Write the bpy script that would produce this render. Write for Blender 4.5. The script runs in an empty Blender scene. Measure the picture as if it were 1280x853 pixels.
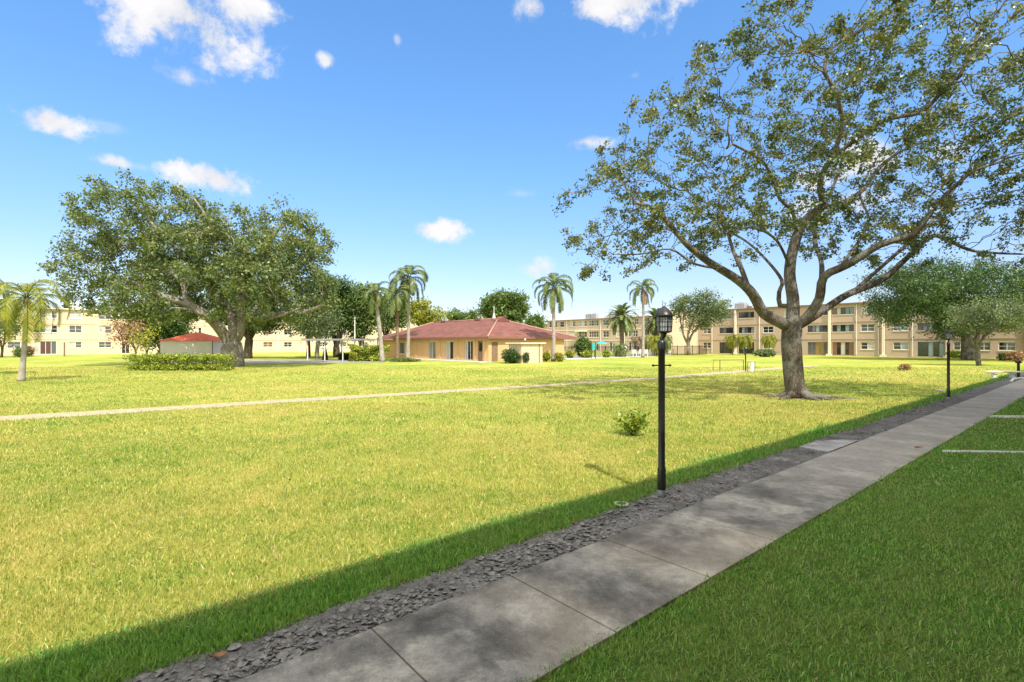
import bpy, math, random
import numpy as np
from mathutils import Vector, noise, Matrix

random.seed(7); rng = np.random.default_rng(7)
scn = bpy.context.scene
COL = scn.collection
R = math.radians
F = 640.0; HZ = 429.0; CH = 2.0            # focal length and horizon in photo pixels, eye height in metres
TH = math.atan(755/640)
D = Vector((math.sin(TH), math.cos(TH), 0))      # direction of the sidewalk
N = Vector((math.cos(TH), -math.sin(TH), 0))     # to its right

def gp(px, py, z=0.0):                     # ground point seen at a photo pixel
    dep = F*CH/(py-HZ)
    return Vector(((px-640)/F*dep, dep, z))
def pt(px, py, dep):
    return Vector(((px-640)/F*dep, dep, CH+(HZ-py)/F*dep))
def st(s, t, z=0.0):
    v = N*s + D*t
    return Vector((v.x, v.y, z))

# ------------------------------------------------------------------ materials
def newmat(name):
    m = bpy.data.materials.new(name); m.use_nodes = True
    nt = m.node_tree; nt.nodes.clear()
    out = nt.nodes.new('ShaderNodeOutputMaterial')
    return m, nt, out
def nd(nt, typ, **kw):
    n = nt.nodes.new(typ)
    for k, v in kw.items():
        if k.startswith('i_'):
            key = k[2:]; key = int(key) if key.isdigit() else key.replace('_', ' ')
            n.inputs[key].default_value = v
        else: setattr(n, k, v)
    return n
def ramp(nt, stops, fac=None, interp='LINEAR'):
    r = nt.nodes.new('ShaderNodeValToRGB'); cr = r.color_ramp; cr.interpolation = interp
    while len(cr.elements) < len(stops): cr.elements.new(0.5)
    for e, (p, c) in zip(cr.elements, stops):
        e.position = p; e.color = (c[0], c[1], c[2], 1)
    if fac is not None: nt.links.new(fac, r.inputs[0])
    return r
def noise_n(nt, scale, detail=5, rough=.55, vec=None, dist=0.0):
    n = nd(nt, 'ShaderNodeTexNoise'); n.inputs['Scale'].default_value = scale
    n.inputs['Detail'].default_value = detail; n.inputs['Roughness'].default_value = rough
    n.inputs['Distortion'].default_value = dist
    if vec is not None: nt.links.new(vec, n.inputs['Vector'])
    return n
def mix(nt, a, b, fac, mode='MIX'):
    m = nt.nodes.new('ShaderNodeMix'); m.data_type = 'RGBA'; m.blend_type = mode
    for sock, v in ((m.inputs[6], a), (m.inputs[7], b), (m.inputs[0], fac)):
        if hasattr(v, 'is_output'): nt.links.new(v, sock)
        elif isinstance(v, (int, float)): sock.default_value = v
        else: sock.default_value = (v[0], v[1], v[2], 1)
    return m.outputs[2]
def bump(nt, h, strength=.3, dist=.02):
    b = nt.nodes.new('ShaderNodeBump'); b.inputs['Strength'].default_value = strength
    b.inputs['Distance'].default_value = dist; nt.links.new(h, b.inputs['Height'])
    return b.outputs[0]
def princ(nt, out, col, rough=.8, normal=None, metal=0.0, spec=.3):
    p = nt.nodes.new('ShaderNodeBsdfPrincipled')
    if hasattr(col, 'is_output'): nt.links.new(col, p.inputs['Base Color'])
    else: p.inputs['Base Color'].default_value = (col[0], col[1], col[2], 1)
    p.inputs['Roughness'].default_value = rough; p.inputs['Metallic'].default_value = metal
    p.inputs['Specular IOR Level'].default_value = spec
    if normal is not None: nt.links.new(normal, p.inputs['Normal'])
    nt.links.new(p.outputs[0], out.inputs[0]); return p

def M_noisy(name, c1, c2, scale=3.0, rough=.8, bs=.15, bscale=40, spec=.3, metal=0.0, dist=.01):
    m, nt, out = newmat(name)
    g = nd(nt, 'ShaderNodeNewGeometry')
    n1 = noise_n(nt, scale, vec=g.outputs['Position']); n2 = noise_n(nt, bscale, 3, vec=g.outputs['Position'])
    r = ramp(nt, [(.3, c1), (.7, c2)], n1.outputs[0])
    princ(nt, out, r.outputs[0], rough, bump(nt, n2.outputs[0], bs, dist), metal, spec)
    return m

def M_leaf(name, stops, trans=.35, rough=.5, vary=None):
    m, nt, out = newmat(name)
    a = nd(nt, 'ShaderNodeAttribute', attribute_name='tint')
    r = ramp(nt, stops, a.outputs['Fac']); col = r.outputs[0]
    if vary is not None:
        g = nd(nt, 'ShaderNodeNewGeometry')
        nn = noise_n(nt, vary[0], 3, vec=g.outputs['Position'])
        rr = ramp(nt, [(.35, (0, 0, 0)), (.65, (1, 1, 1))], nn.outputs[0])
        col = mix(nt, col, mix(nt, col, vary[1], 1.0, 'MULTIPLY'), rr.outputs[0])
    p = nt.nodes.new('ShaderNodeBsdfPrincipled'); p.inputs['Roughness'].default_value = rough
    p.inputs['Specular IOR Level'].default_value = .35
    t = nt.nodes.new('ShaderNodeBsdfTranslucent')
    nt.links.new(col, p.inputs['Base Color'])
    tc = mix(nt, col, (1.15, 1.25, .55), 1.0, 'MULTIPLY'); nt.links.new(tc, t.inputs['Color'])
    ms = nt.nodes.new('ShaderNodeMixShader'); ms.inputs[0].default_value = trans
    nt.links.new(p.outputs[0], ms.inputs[1]); nt.links.new(t.outputs[0], ms.inputs[2])
    nt.links.new(ms.outputs[0], out.inputs[0]); return m

def M_bark(name, dark, light, scale=6.0, lichen=None):
    m, nt, out = newmat(name)
    tc = nd(nt, 'ShaderNodeTexCoord')
    mp = nd(nt, 'ShaderNodeMapping'); mp.inputs['Scale'].default_value = (1, 1, .28)
    nt.links.new(tc.outputs['Object'], mp.inputs[0])
    n1 = noise_n(nt, scale, 6, .65, mp.outputs[0], .3)
    v = nd(nt, 'ShaderNodeTexVoronoi', feature='DISTANCE_TO_EDGE'); v.inputs['Scale'].default_value = scale*3.2
    nt.links.new(mp.outputs[0], v.inputs['Vector'])
    n3 = noise_n(nt, 1.6, 4, .6, tc.outputs['Object'])
    col = ramp(nt, [(.3, dark), (.68, light)], n1.outputs[0]).outputs[0]
    crack = ramp(nt, [(0, (.45, .42, .4)), (.12, (1, 1, 1))], v.outputs['Distance']).outputs[0]
    col = mix(nt, col, crack, .8, 'MULTIPLY')
    if lichen: col = mix(nt, col, lichen, ramp(nt, [(.5, (0, 0, 0)), (.62, (.7, .7, .7))], n3.outputs[0]).outputs[0])
    hh = mix(nt, n1.outputs[0], crack, .5)
    princ(nt, out, col, .9, bump(nt, hh, .9, .05), spec=.15)
    return m

# ------------------------------------------------------------------ objects and tagging
def tag(o, label=None, cat=None, group=None, kind=None):
    if label: o['label'] = label
    if cat: o['category'] = cat
    if group: o['group'] = group
    if kind: o['kind'] = kind
    return o
def empty(name, loc=(0, 0, 0), rz=0, label=None, cat=None, group=None):
    o = bpy.data.objects.new(name, None); COL.objects.link(o)
    o.location = loc; o.rotation_euler = (0, 0, rz); o.empty_display_size = .2
    return tag(o, label, cat, group)
def link(name, me, mat, parent=None, smooth=False):
    if mat: me.materials.append(mat)
    if smooth: me.polygons.foreach_set('use_smooth', np.ones(len(me.polygons), dtype=bool))
    o = bpy.data.objects.new(name, me); COL.objects.link(o)
    if parent is not None: o.parent = parent
    return o
def copy_tree(o, parent=None):
    c = o.copy(); COL.objects.link(c); c.parent = parent
    for ch in o.children: copy_tree(ch, c)
    return c

class MB:
    def __init__(s): s.v = []; s.f = []
    def quad(s, a, b, c, d):
        i = len(s.v); s.v += [tuple(a), tuple(b), tuple(c), tuple(d)]; s.f.append((i, i+1, i+2, i+3))
    def poly(s, pts):
        i = len(s.v); s.v += [tuple(p) for p in pts]; s.f.append(tuple(range(i, i+len(pts))))
    def box(s, x0, x1, y0, y1, z0, z1, ch=0.0):
        i = len(s.v)
        s.v += [(x0, y0, z0), (x1, y0, z0), (x1, y1, z0), (x0, y1, z0), (x0, y0, z1), (x1, y0, z1), (x1, y1, z1), (x0, y1, z1)]
        for q in ((3, 2, 1, 0), (4, 5, 6, 7), (0, 1, 5, 4), (1, 2, 6, 5), (2, 3, 7, 6), (3, 0, 4, 7)):
            s.f.append(tuple(i+k for k in q))
        return s
    def tube(s, pts, rad, seg=8, cap=True):
        pts = [Vector(p) for p in pts]; n = len(pts)
        if n < 2: return s
        if not hasattr(rad, '__len__'): rad = [rad]*n
        t0 = (pts[1]-pts[0]).normalized()
        u = t0.orthogonal().normalized(); base = len(s.v)
        for k in range(n):
            t = (pts[min(k+1, n-1)]-pts[max(k-1, 0)])
            t = t.normalized() if t.length > 1e-9 else t0
            u = (u - t*u.dot(t)); u = u.normalized() if u.length > 1e-6 else t.orthogonal().normalized()
            w = t.cross(u)
            for j in range(seg):
                a = 2*math.pi*j/seg
                p = pts[k] + (u*math.cos(a)+w*math.sin(a))*rad[k]
                s.v.append((p.x, p.y, p.z))
        for k in range(n-1):
            for j in range(seg):
                a = base+k*seg+j; b = base+k*seg+(j+1) % seg
                s.f.append((a, b, b+seg, a+seg))
        if cap:
            s.f.append(tuple(base+j for j in range(seg-1, -1, -1)))
            s.f.append(tuple(base+(n-1)*seg+j for j in range(seg)))
        return s
    def lathe(s, prof, seg=16, c=(0, 0, 0), rot0=0.0):
        base = len(s.v); n = len(prof)
        for r, z in prof:
            for j in range(seg):
                a = 2*math.pi*j/seg+rot0
                s.v.append((c[0]+r*math.cos(a), c[1]+r*math.sin(a), c[2]+z))
        for k in range(n-1):
            for j in range(seg):
                a = base+k*seg+j; b = base+k*seg+(j+1) % seg
                s.f.append((a, b, b+seg, a+seg))
        s.f.append(tuple(base+j for j in range(seg-1, -1, -1)))
        s.f.append(tuple(base+(n-1)*seg+j for j in range(seg)))
        return s
    def build(s, name, mat, parent=None, smooth=False, bevel=0.0):
        me = bpy.data.meshes.new(name); me.from_pydata(s.v, [], s.f); me.update()
        o = link(name, me, mat, parent, smooth)
        if bevel:
            b = o.modifiers.new('bevel', 'BEVEL'); b.width = bevel; b.segments = 2; b.limit_method = 'ANGLE'
        return o

def np_polys(name, verts, faces, mat, parent=None, tint=None):
    """verts (n,3); faces (m,k) same-size polygons"""
    me = bpy.data.meshes.new(name); m, k = faces.shape
    me.vertices.add(len(verts)); me.vertices.foreach_set('co', np.ascontiguousarray(verts, dtype=np.float32).ravel())
    me.loops.add(m*k); me.loops.foreach_set('vertex_index', faces.astype(np.int32).ravel())
    me.polygons.add(m); me.polygons.foreach_set('loop_start', (np.arange(m)*k).astype(np.int32))
    me.polygons.foreach_set('loop_total', np.full(m, k, dtype=np.int32))
    me.update(calc_edges=True)
    if tint is not None:
        a = me.attributes.new('tint', 'FLOAT', 'POINT'); a.data.foreach_set('value', tint.astype(np.float32))
    return link(name, me, mat, parent)

def unit(a): return a/np.maximum(np.linalg.norm(a, axis=1, keepdims=True), 1e-9)
def leaf_quads(c, size, up=.5, aspect=.5, droop=None, sv=.35):
    """leaf-shaped quads at points c (n,3)"""
    n = len(c)
    d = unit(rng.normal(size=(n, 3)) + (0 if droop is None else np.array(droop)))
    nn = rng.normal(size=(n, 3)); nn[:, 2] += up*2.2; nn = unit(nn)
    w = unit(np.cross(d, nn)); L = size*(1+rng.uniform(-sv, sv, (n, 1)))
    W = L*aspect
    v = np.empty((n, 4, 3))
    v[:, 0] = c-d*L*.5; v[:, 1] = c+w*W*.5+d*L*.05; v[:, 2] = c+d*L*.5; v[:, 3] = c-w*W*.5+d*L*.05
    return v.reshape(-1, 3), np.arange(n*4).reshape(n, 4)

# ------------------------------------------------------------------ trees
def colonize(P, par, att, step, infl, kill, iters, grav=0.0, jit=.25):
    P = [Vector(p) for p in P]; par = list(par)
    att = np.array(att); PA = np.array([tuple(p) for p in P])
    dist = np.full(len(att), 1e9); idx = np.zeros(len(att), int)
    def upd(lo):
        new = PA[lo:]
        for i0 in range(0, len(new), 400):
            blk = new[i0:i0+400]
            d = np.linalg.norm(att[:, None, :]-blk[None], axis=2)
            j = d.argmin(1); dm = d[np.arange(len(att)), j]
            b = dm < dist; dist[b] = dm[b]; idx[b] = lo+i0+j[b]
    upd(0)
    grown = {}
    for it in range(iters):
        alive = dist > kill
        att = att[alive]; dist = dist[alive]; idx = idx[alive]
        if len(att) == 0: break
        act = dist < infl
        if not act.any(): break
        order = {}
        vec = att[act]-PA[idx[act]]; vec /= np.linalg.norm(vec, axis=1, keepdims=True)
        acc = np.zeros((len(PA), 3)); np.add.at(acc, idx[act], vec)
        ids = np.unique(idx[act]); lo = len(P); newp = []
        for i in ids:
            if grown.get(i, 0) > 3: continue
            a = acc[i]; l = np.linalg.norm(a)
            if l < 1e-6: continue
            a = a/l + rng.normal(size=3)*jit; a[2] += grav
            a /= np.linalg.norm(a)
            q = PA[i]+a*step
            grown[i] = grown.get(i, 0)+1
            newp.append(q); P.append(Vector(q)); par.append(int(i))
        if not newp: break
        PA = np.vstack([PA, np.array(newp)]); upd(lo)
    return PA, np.array(par)

def polyline_nodes(lines, step):
    """lines: list of (parent_line, parent_param_index, [points], r0, r1); returns P, par, minimum radius"""
    P = []; par = []; rr = []; ends = []
    for (pl, pi, pts, r0, r1) in lines:
        pts = [Vector(p) for p in pts]
        ids = []
        if pl is None: P.append(pts[0]); par.append(-1); rr.append(r0); ids.append(0); start = pts
        else:
            pid = ends[pl][min(pi, len(ends[pl])-1)] if pi >= 0 else ends[pl][-1]
            start = [P[pid]]+pts; ids.append(pid)
        # catmull through points
        tot = sum((start[i+1]-start[i]).length for i in range(len(start)-1)); run = 0
        for i in range(len(start)-1):
            a, b = start[i], start[i+1]; m = max(1, int((b-a).length/step))
            p0 = start[i-1] if i > 0 else a; p3 = start[i+2] if i+2 < len(start) else b
            for k in range(1, m+1):
                t = k/m
                q = .5*((2*a)+(b-p0)*t+(2*p0-5*a+4*b-p3)*t*t+(3*a-p0-3*b+p3)*t**3)
                f = (run+(b-a).length*t)/max(tot, 1e-6)
                P.append(q); par.append(ids[-1]); rr.append(r0+(r1-r0)*f); ids.append(len(P)-1)
            run += (b-a).length
        ends.append(ids)
    return P, par, rr

def tree_mesh(PA, par, minr, tip=.012, e=2.3, seg_big=14, rmax=None, flare=None):
    n = len(PA); ch = [[] for _ in range(n)]
    for i in range(n):
        if par[i] >= 0: ch[par[i]].append(i)
    r = np.zeros(n)
    for i in range(n-1, -1, -1):
        r[i] = tip if not ch[i] else max(tip, sum(r[c]**e for c in ch[i])**(1/e))
    for i, m in enumerate(minr): r[i] = m if rmax else max(r[i], m)
    for i in range(n):
        if par[i] >= 0: r[i] = min(r[i], r[par[i]]*1.0)
    mb = MB(); stack = [(0, -1)]
    while stack:
        i, p = stack.pop(); pts = []; rad = []
        if p >= 0: pts.append(PA[p]); rad.append(min(r[p], r[i]*1.25))
        while True:
            pts.append(PA[i]); rad.append(r[i])
            if not ch[i]: break
            cs = sorted(ch[i], key=lambda c: -r[c])
            for c in cs[1:]: stack.append((c, i))
            i = cs[0]
        big = max(rad)
        seg = seg_big if big > .2 else (8 if big > .07 else (5 if big > .03 else 3))
        if not ch[i]: rad[-1] = rad[-1]*.5
        mb.tube(pts, rad, seg, cap=(big > .1))
    return mb, r, ch

def sample_env(ells, n, shell=.35, freq=.35, thr=-.12, hollow=None, seed=0):
    out = []; so = Vector((seed*13.7, seed*5.1, seed*2.3))
    w = [rx*ry*rz for (_, (rx, ry, rz)) in ells]; tw = sum(w); tries = 0
    while len(out) < n and tries < n*60:
        tries += 1
        (c, rad) = random.choices(ells, w)[0]
        v = Vector((random.gauss(0, 1), random.gauss(0, 1), random.gauss(0, 1))).normalized()
        q = random.random()**(1/3)
        if q < shell and random.random() < .8: continue
        p = Vector((c[0]+v.x*rad[0]*q, c[1]+v.y*rad[1]*q, c[2]+v.z*rad[2]*q))
        if noise.noise(p*freq+so) < thr + .55*max(0, q-.75): continue
        if hollow and hollow(p): continue
        out.append(tuple(p))
    return out

def make_tree(name, label, lines, ells, natt, step, bark, leafmat, leaf, per, infl=None, kill=None, tip=.015, spread=.3,
              hollow=None, shell=.35, freq=.35, thr=-.12, group=None, grav=0.0, seed=0, leaf_r=2.2, cat='tree', up=.5,
              aspect=.5, iters=90, clump=0, droop=None, rmax=None, roots=None, jit=.25):
    base = Vector(lines[0][2][0])
    root = empty(name, base, 0, label, cat, group)
    P, par, rr = polyline_nodes(lines, step)
    att = sample_env(ells, natt, shell, freq, thr, hollow, seed)
    PA, par = colonize(P, par, att, step, infl or step*7, kill or step*1.3, iters, grav, jit)
    mb, r, ch = tree_mesh(PA, par, rr, tip, rmax=rmax)
    if roots: roots(mb)
    b = tuple(base)
    mb.v = [(x-b[0], y-b[1], z-b[2]) for x, y, z in mb.v]
    mb.build('trunk', bark, root, smooth=True)
    n0 = len(P)
    cand = np.array([i for i in range(len(PA)) if r[i] < tip*leaf_r and i >= n0*0.5])
    if len(cand) == 0: cand = np.arange(len(PA))
    k_ = np.array([max(.06, 1+3.0*noise.noise(Vector(PA[i])*clump)) for i in cand]) if clump else np.ones(len(cand))
    c = np.repeat(PA[cand], np.maximum(1, (per*k_)).astype(int), axis=0)
    c = c + rng.normal(size=c.shape)*spread*np.array([1, 1, .7])
    keep = rng.random(len(c)) < .9; c = c[keep]
    v, f = leaf_quads(c, leaf, up, aspect, droop)
    t = np.array([noise.noise(Vector(p)*.9) for p in c[::1]])*.35 + .5 + rng.normal(size=len(c))*.17
    print('TREE', label[:40], len(c), len(PA))
    np_polys('crown', v-np.array(b), f, leafmat, root, np.repeat(np.clip(t, 0, 1), 4))
    return root

def bush(name, label, c, rad, n, leaf, mat, stemmat, group=None, cat='shrub', box=False, nst=9, aspect=.55, up=.4):
    root = empty(name, (c[0], c[1], 0), 0, label, cat, group)
    mb = MB()
    for k in range(nst):
        a = random.uniform(0, 6.28); q = random.uniform(.1, .75)
        tx, ty = math.cos(a)*rad[0]*q, math.sin(a)*rad[1]*q
        h = rad[2]*random.uniform(1.2, 1.8)
        mb.tube([(tx*.15, ty*.15, -.02), (tx*.5, ty*.5, h*.5), (tx, ty, h)], [.02*rad[2]+.006, .012*rad[2]+.004, .004], 5)
    mb.build('stems', stemmat, root, smooth=True)
    n = int(n*2.6); leaf *= 1.15
    v = unit(rng.normal(size=(n, 3)))
    if box: v = np.sign(v)*np.abs(v)**.45; v = v/np.maximum(np.abs(v).max(1, keepdims=True), .6)
    q = rng.random((n, 1))**.42
    lump = np.array([1+.42*noise.noise(Vector(x)*1.9+Vector((c[0], c[1], 0)))+.3*noise.noise(Vector(x)*4.5+Vector((c[0], c[1], 3))) for x in v])[:, None]
    p = v*q*lump*np.array(rad); p[:, 2] += rad[2]*1.0; p = p[p[:, 2] > .02]
    lv, lf = leaf_quads(p, leaf, up, aspect)
    t = np.clip(.5+rng.normal(size=len(p))*.22, 0, 1)
    np_polys('foliage', lv, lf, mat, root, np.repeat(t, 4))
    return root

def palm(name, label, base, top, frond_len, nf, trunk_r, bark, leafmat, group=None, arch=(88, -35), leaflet=.62, nl=42,
         shaft=None, shaftmat=None, dead=0, deadmat=None, droopk=1.0, lw=.068, bulge=1.0, boots=None, stiff=.25):
    base = Vector(base); top = Vector(top)+Vector((0, 0, .35*frond_len-.55 if frond_len > 2.4 and not boots else 0))
    root = empty(name, base, 0, label, 'palm tree', group)
    t = top-base; mb = MB()
    n = 26; pts = []; rad = []
    for k in range(n+1):
        f = k/n
        q = base.lerp(top, f)-base + Vector((0, 0, 0))
        lean = math.sin(f*math.pi)*.06*t.length*.3
        q += Vector((lean*.5, 0, 0))
        pts.append(q); rad.append(trunk_r*(1.35-.35*min(1, f*5) - .25*f*bulge)*(1+.05*(k % 2)))
    mb.tube(pts, rad, 10); mb.build('trunk', bark, root, smooth=True)
    tp = top-base
    if shaft:
        sb = MB(); sb.tube([tp, tp+Vector((0, 0, shaft*.4)), tp+Vector((0, 0, shaft))], [trunk_r*1.25, trunk_r*1.3, trunk_r*.5], 8)
        sb.build('crownshaft', shaftmat or bark, root, smooth=True); tp = tp+Vector((0, 0, shaft*.85))
    def fronds(cnt, e0, e1, nm, mat, L0, dk):
        rb = MB(); LV = []; 
        for k in range(cnt):
            az = 2.39996*k+random.uniform(-.2, .2)
            f = (k+.5)/cnt; el = R(e0+(e1-e0)*f+random.uniform(-6, 6)); L = L0*random.uniform(.85, 1.1)
            p = Vector(tp); pts = [p.copy()]; ns = 10; dirs = []
            e = el
            for j in range(ns):
                dv = Vector((math.cos(az)*math.cos(e), math.sin(az)*math.cos(e), math.sin(e)))
                p = p+dv*(L/ns); pts.append(p.copy()); dirs.append(dv)
                e -= R(11+5*j*.55)*dk*.8*(1 if e > R(-80) else 0)
            rb.tube(pts, [.035*L/3*(1-.85*j/ns) for j in range(ns+1)], 3, cap=False)
            side = Vector((-math.sin(az), math.cos(az), 0))
            for j in range(nl):
                u = .14+.86*(j+.5)/nl; x = u*ns; i = min(ns-1, int(x)); q = pts[i].lerp(pts[i+1], x-i); dv = dirs[i]
                ll = leaflet*L/3*(math.sin(math.pi*min(1, u*.82+.16))**.6+.1)
                for sgn in (-1, 1):
                    out = (side*sgn*.8+dv*.75+Vector((0, 0, -stiff*2*random.uniform(.5, 1.3)+.2))).normalized()
                    e1_ = q+out*ll*.5; e2_ = q+(out*ll*.95)+Vector((0, 0, -stiff*ll*random.uniform(.5, 1.1)))
                    w = dv*lw*L/3
                    LV.append([q-w*.4, q+w*.6, e1_+w*.6, e1_-w*.4]); LV.append([e1_-w*.4, e1_+w*.6, e2_+w*.05, e2_-w*.05])
        V = np.array([[tuple(a) for a in q] for q in LV]).reshape(-1, 3)
        ti = np.repeat(np.clip(.5+rng.normal(size=len(V)//8)*.2, 0, 1), 8)
        o = np_polys(nm, V, np.arange(len(V)).reshape(-1, 4), mat, root, ti)
        rb.build('rachis', mat, o, smooth=True)
    fronds(nf, arch[0], arch[1], 'crown', leafmat, frond_len, droopk)
    if dead: fronds(dead, -5, -40, 'dead_fronds', deadmat, frond_len*.85, .9)
    if boots: 
        bb = MB(); bb.lathe([(trunk_r, -.9), (trunk_r*1.7, -.4), (trunk_r*1.9, 0), (trunk_r*.8, .35)], 9, tuple(tp)); bb.build('boots', boots, root)
    return root

# ------------------------------------------------------------------ material library
STEM = M_noisy('stem_bark', (.10, .07, .045), (.2, .15, .1), 5)
OAKB = M_bark('oak_bark', (.065, .055, .044), (.21, .18, .145), 5.0, (.24, .24, .20))
PALEB = M_bark('pale_bark', (.16, .14, .11), (.36, .32, .27), 4.0, (.36, .36, .31))
DARKB = M_bark('dark_bark', (.06, .05, .04), (.16, .13, .10), 4.0)
PALMB = M_noisy('palm_bark', (.24, .21, .18), (.42, .38, .33), 2.2, .9, .5, 9, .1, dist=.03)
PALMD = M_noisy('rough_palm_bark', (.13, .09, .06), (.3, .22, .15), 5, .9, .9, 12, .1, dist=.05)
SHAFT = M_noisy('crownshaft_skin', (.35, .22, .09), (.42, .33, .16), 3)
L_oak = M_leaf('oak_leaf', [(0, (0.030, 0.056, 0.023)), (0.35, (0.071, 0.110, 0.045)), (0.7, (0.138, 0.165, 0.060)), (0.93, (0.245, 0.221, 0.080)), (1, (0.307, 0.161, 0.080))], .2, .38, (.55, (1.25, 1.15, .8)))
L_oak2 = M_leaf('wide_oak_leaf', [(0, (0.039, 0.067, 0.024)), (0.4, (0.095, 0.144, 0.053)), (0.75, (0.168, 0.209, 0.083)), (1, (0.282, 0.276, 0.144))], .3, .38, (.4, (1.3, 1.2, .9)))
L_dark = M_leaf('dark_leaf', [(0, (0.022, 0.049, 0.015)), (0.5, (0.055, 0.108, 0.027)), (1, (0.132, 0.206, 0.054))], .28, .4)
L_mid = M_leaf('mid_leaf', [(0, (0.044, 0.075, 0.021)), (0.5, (0.109, 0.171, 0.043)), (1, (0.217, 0.288, 0.085))], .3, .4)
L_grey = M_leaf('grey_leaf', [(0, (0.059, 0.083, 0.039)), (0.5, (0.139, 0.185, 0.083)), (1, (0.249, 0.293, 0.146))], .3, .45)
L_yel = M_leaf('yellow_leaf', [(0, (.10, .13, .015)), (.5, (.28, .30, .04)), (1, (.55, .48, .07))], .35, .4)
L_brz = M_leaf('bronze_leaf', [(0, (.16, .08, .05)), (.5, (.36, .2, .12)), (1, (.5, .34, .16))], .3, .5)
L_hedge = M_leaf('hedge_leaf', [(0, (.05, .10, .02)), (.4, (.22, .30, .04)), (1, (.6, .58, .09))], .3, .4)
P_green = M_leaf('palm_leaf', [(0, (0.054, 0.085, 0.026)), (0.5, (0.130, 0.181, 0.053)), (1, (0.281, 0.297, 0.095))], .25, .4)
P_yel = M_leaf('yellow_palm_leaf', [(0, (.07, .11, .012)), (.5, (.22, .25, .025)), (1, (.48, .40, .035))], .3, .4)
P_gry = M_leaf('silver_palm_leaf', [(0, (.10, .12, .07)), (.5, (.22, .25, .15)), (1, (.36, .38, .24))], .25, .4)
P_ded = M_leaf('dead_frond_leaf', [(0, (.14, .08, .05)), (.5, (.27, .19, .13)), (1, (.4, .32, .24))], .2, .6)

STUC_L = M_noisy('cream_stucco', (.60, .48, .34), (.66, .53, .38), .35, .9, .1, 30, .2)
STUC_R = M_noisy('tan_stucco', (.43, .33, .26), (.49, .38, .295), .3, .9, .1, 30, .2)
STUC_C = M_noisy('ochre_stucco', (.58, .37, .19), (.64, .42, .225), .35, .9, .1, 30, .2)
TRIM = M_noisy('pale_trim', (.7, .63, .5), (.76, .69, .56), 1, .7, .05)
WHITE = M_noisy('white_paint', (.74, .73, .70), (.8, .79, .76), 1.5, .5, .05)
WARMW = M_noisy('warm_white_siding', (.72, .69, .64), (.8, .77, .72), 1.2, .6, .05)
GUTR = M_noisy('gutter_brown', (.2, .1, .07), (.25, .13, .09), 2, .5, .05)
ROOFG = M_noisy('roof_gravel', (.45, .42, .37), (.55, .52, .46), 2, .95, .2)
BROWN = M_noisy('brown_door_paint', (.22, .13, .08), (.27, .17, .11), 3, .5, .05)
CONC = M_noisy('plain_concrete', (.42, .4, .36), (.55, .53, .48), 1.4, .9, .25, 60)
METAL = M_noisy('grey_metal', (.35, .36, .37), (.45, .46, .47), 3, .4, .05, metal=.5)
BLACK = M_noisy('black_paint', (.008, .008, .009), (.018, .017, .017), 14, .38, .15, 60, .5)
RUSTB = M_noisy('dark_red_wood', (.13, .05, .04), (.22, .09, .06), 4, .9, .5, 20)
TEAL = M_noisy('teal_cloth', (.03, .32, .28), (.05, .40, .36), 3, .7, .05)
GREENP = M_noisy('green_paint', (.015, .09, .07), (.02, .12, .09), 3, .5, .05)
PINK = M_noisy('crimson_cloth', (.45, .03, .09), (.55, .06, .14), 3, .8, .05)
REDR = M_noisy('red_roof_sheet', (.55, .09, .035), (.7, .16, .07), 3, .7, .3, 15)
DARKC = M_noisy('dark_cover_cloth', (.03, .04, .045), (.06, .07, .075), 5, .8, .3, 20)
def M_glass(name, col, rough=.06):
    m, nt, out = newmat(name)
    g = nd(nt, 'ShaderNodeNewGeometry'); n = noise_n(nt, .8, 2, vec=g.outputs['Position'])
    c = ramp(nt, [(.3, tuple(x*.75 for x in col)), (.7, col)], n.outputs[0])
    princ(nt, out, c.outputs[0], rough, None, 0, .8); return m
G_DK = M_glass('dark_glass', (.025, .027, .03)); G_GR = M_glass('grey_glass', (.12, .13, .135)); G_CU = M_glass('curtained_glass', (.5, .48, .44), .3)
G_BR = M_glass('brown_blind_glass', (.2, .1, .05), .3); G_YE = M_glass('ochre_curtain_glass', (.3, .2, .06), .3); G_BL = M_glass('bluish_glass', (.25, .32, .34), .12)
G_RD = M_glass('maroon_screen', (.10, .045, .045), .3)
GL = {'d': G_DK, 'g': G_GR, 'c': G_CU, 'b': G_BR, 'y': G_YE, 'l': G_BL, 'r': G_RD}

# shingle roof
m, nt, out = newmat('red_shingle')
tc = nd(nt, 'ShaderNodeTexCoord'); n1 = noise_n(nt, 1.1, 4, vec=tc.outputs['Object']); n2 = noise_n(nt, 18, 3, vec=tc.outputs['Object'])
sep = nd(nt, 'ShaderNodeSeparateXYZ'); nt.links.new(tc.outputs['Object'], sep.inputs[0])
wv = nd(nt, 'ShaderNodeMath', operation='MULTIPLY'); nt.links.new(sep.outputs['Z'], wv.inputs[0]); wv.inputs[1].default_value = 14
fr = nd(nt, 'ShaderNodeMath', operation='FRACT'); nt.links.new(wv.outputs[0], fr.inputs[0])
col = mix(nt, ramp(nt, [(.3, (.13, .050, .040)), (.7, (.22, .092, .074))], n1.outputs[0]).outputs[0], ramp(nt, [(.3, (.75, .75, .75)), (.7, (1.2, 1.15, 1.1))], n2.outputs[0]).outputs[0], .6, 'MULTIPLY')
col = mix(nt, col, ramp(nt, [(0, (.6, .6, .6)), (.2, (1, 1, 1))], fr.outputs[0]).outputs[0], .6, 'MULTIPLY')
princ(nt, out, col, .85, bump(nt, fr.outputs[0], .3, .02)); SHING = m
HIPCAP = M_noisy('hip_cap', (.34, .19, .155), (.42, .24, .2), 3)

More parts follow.
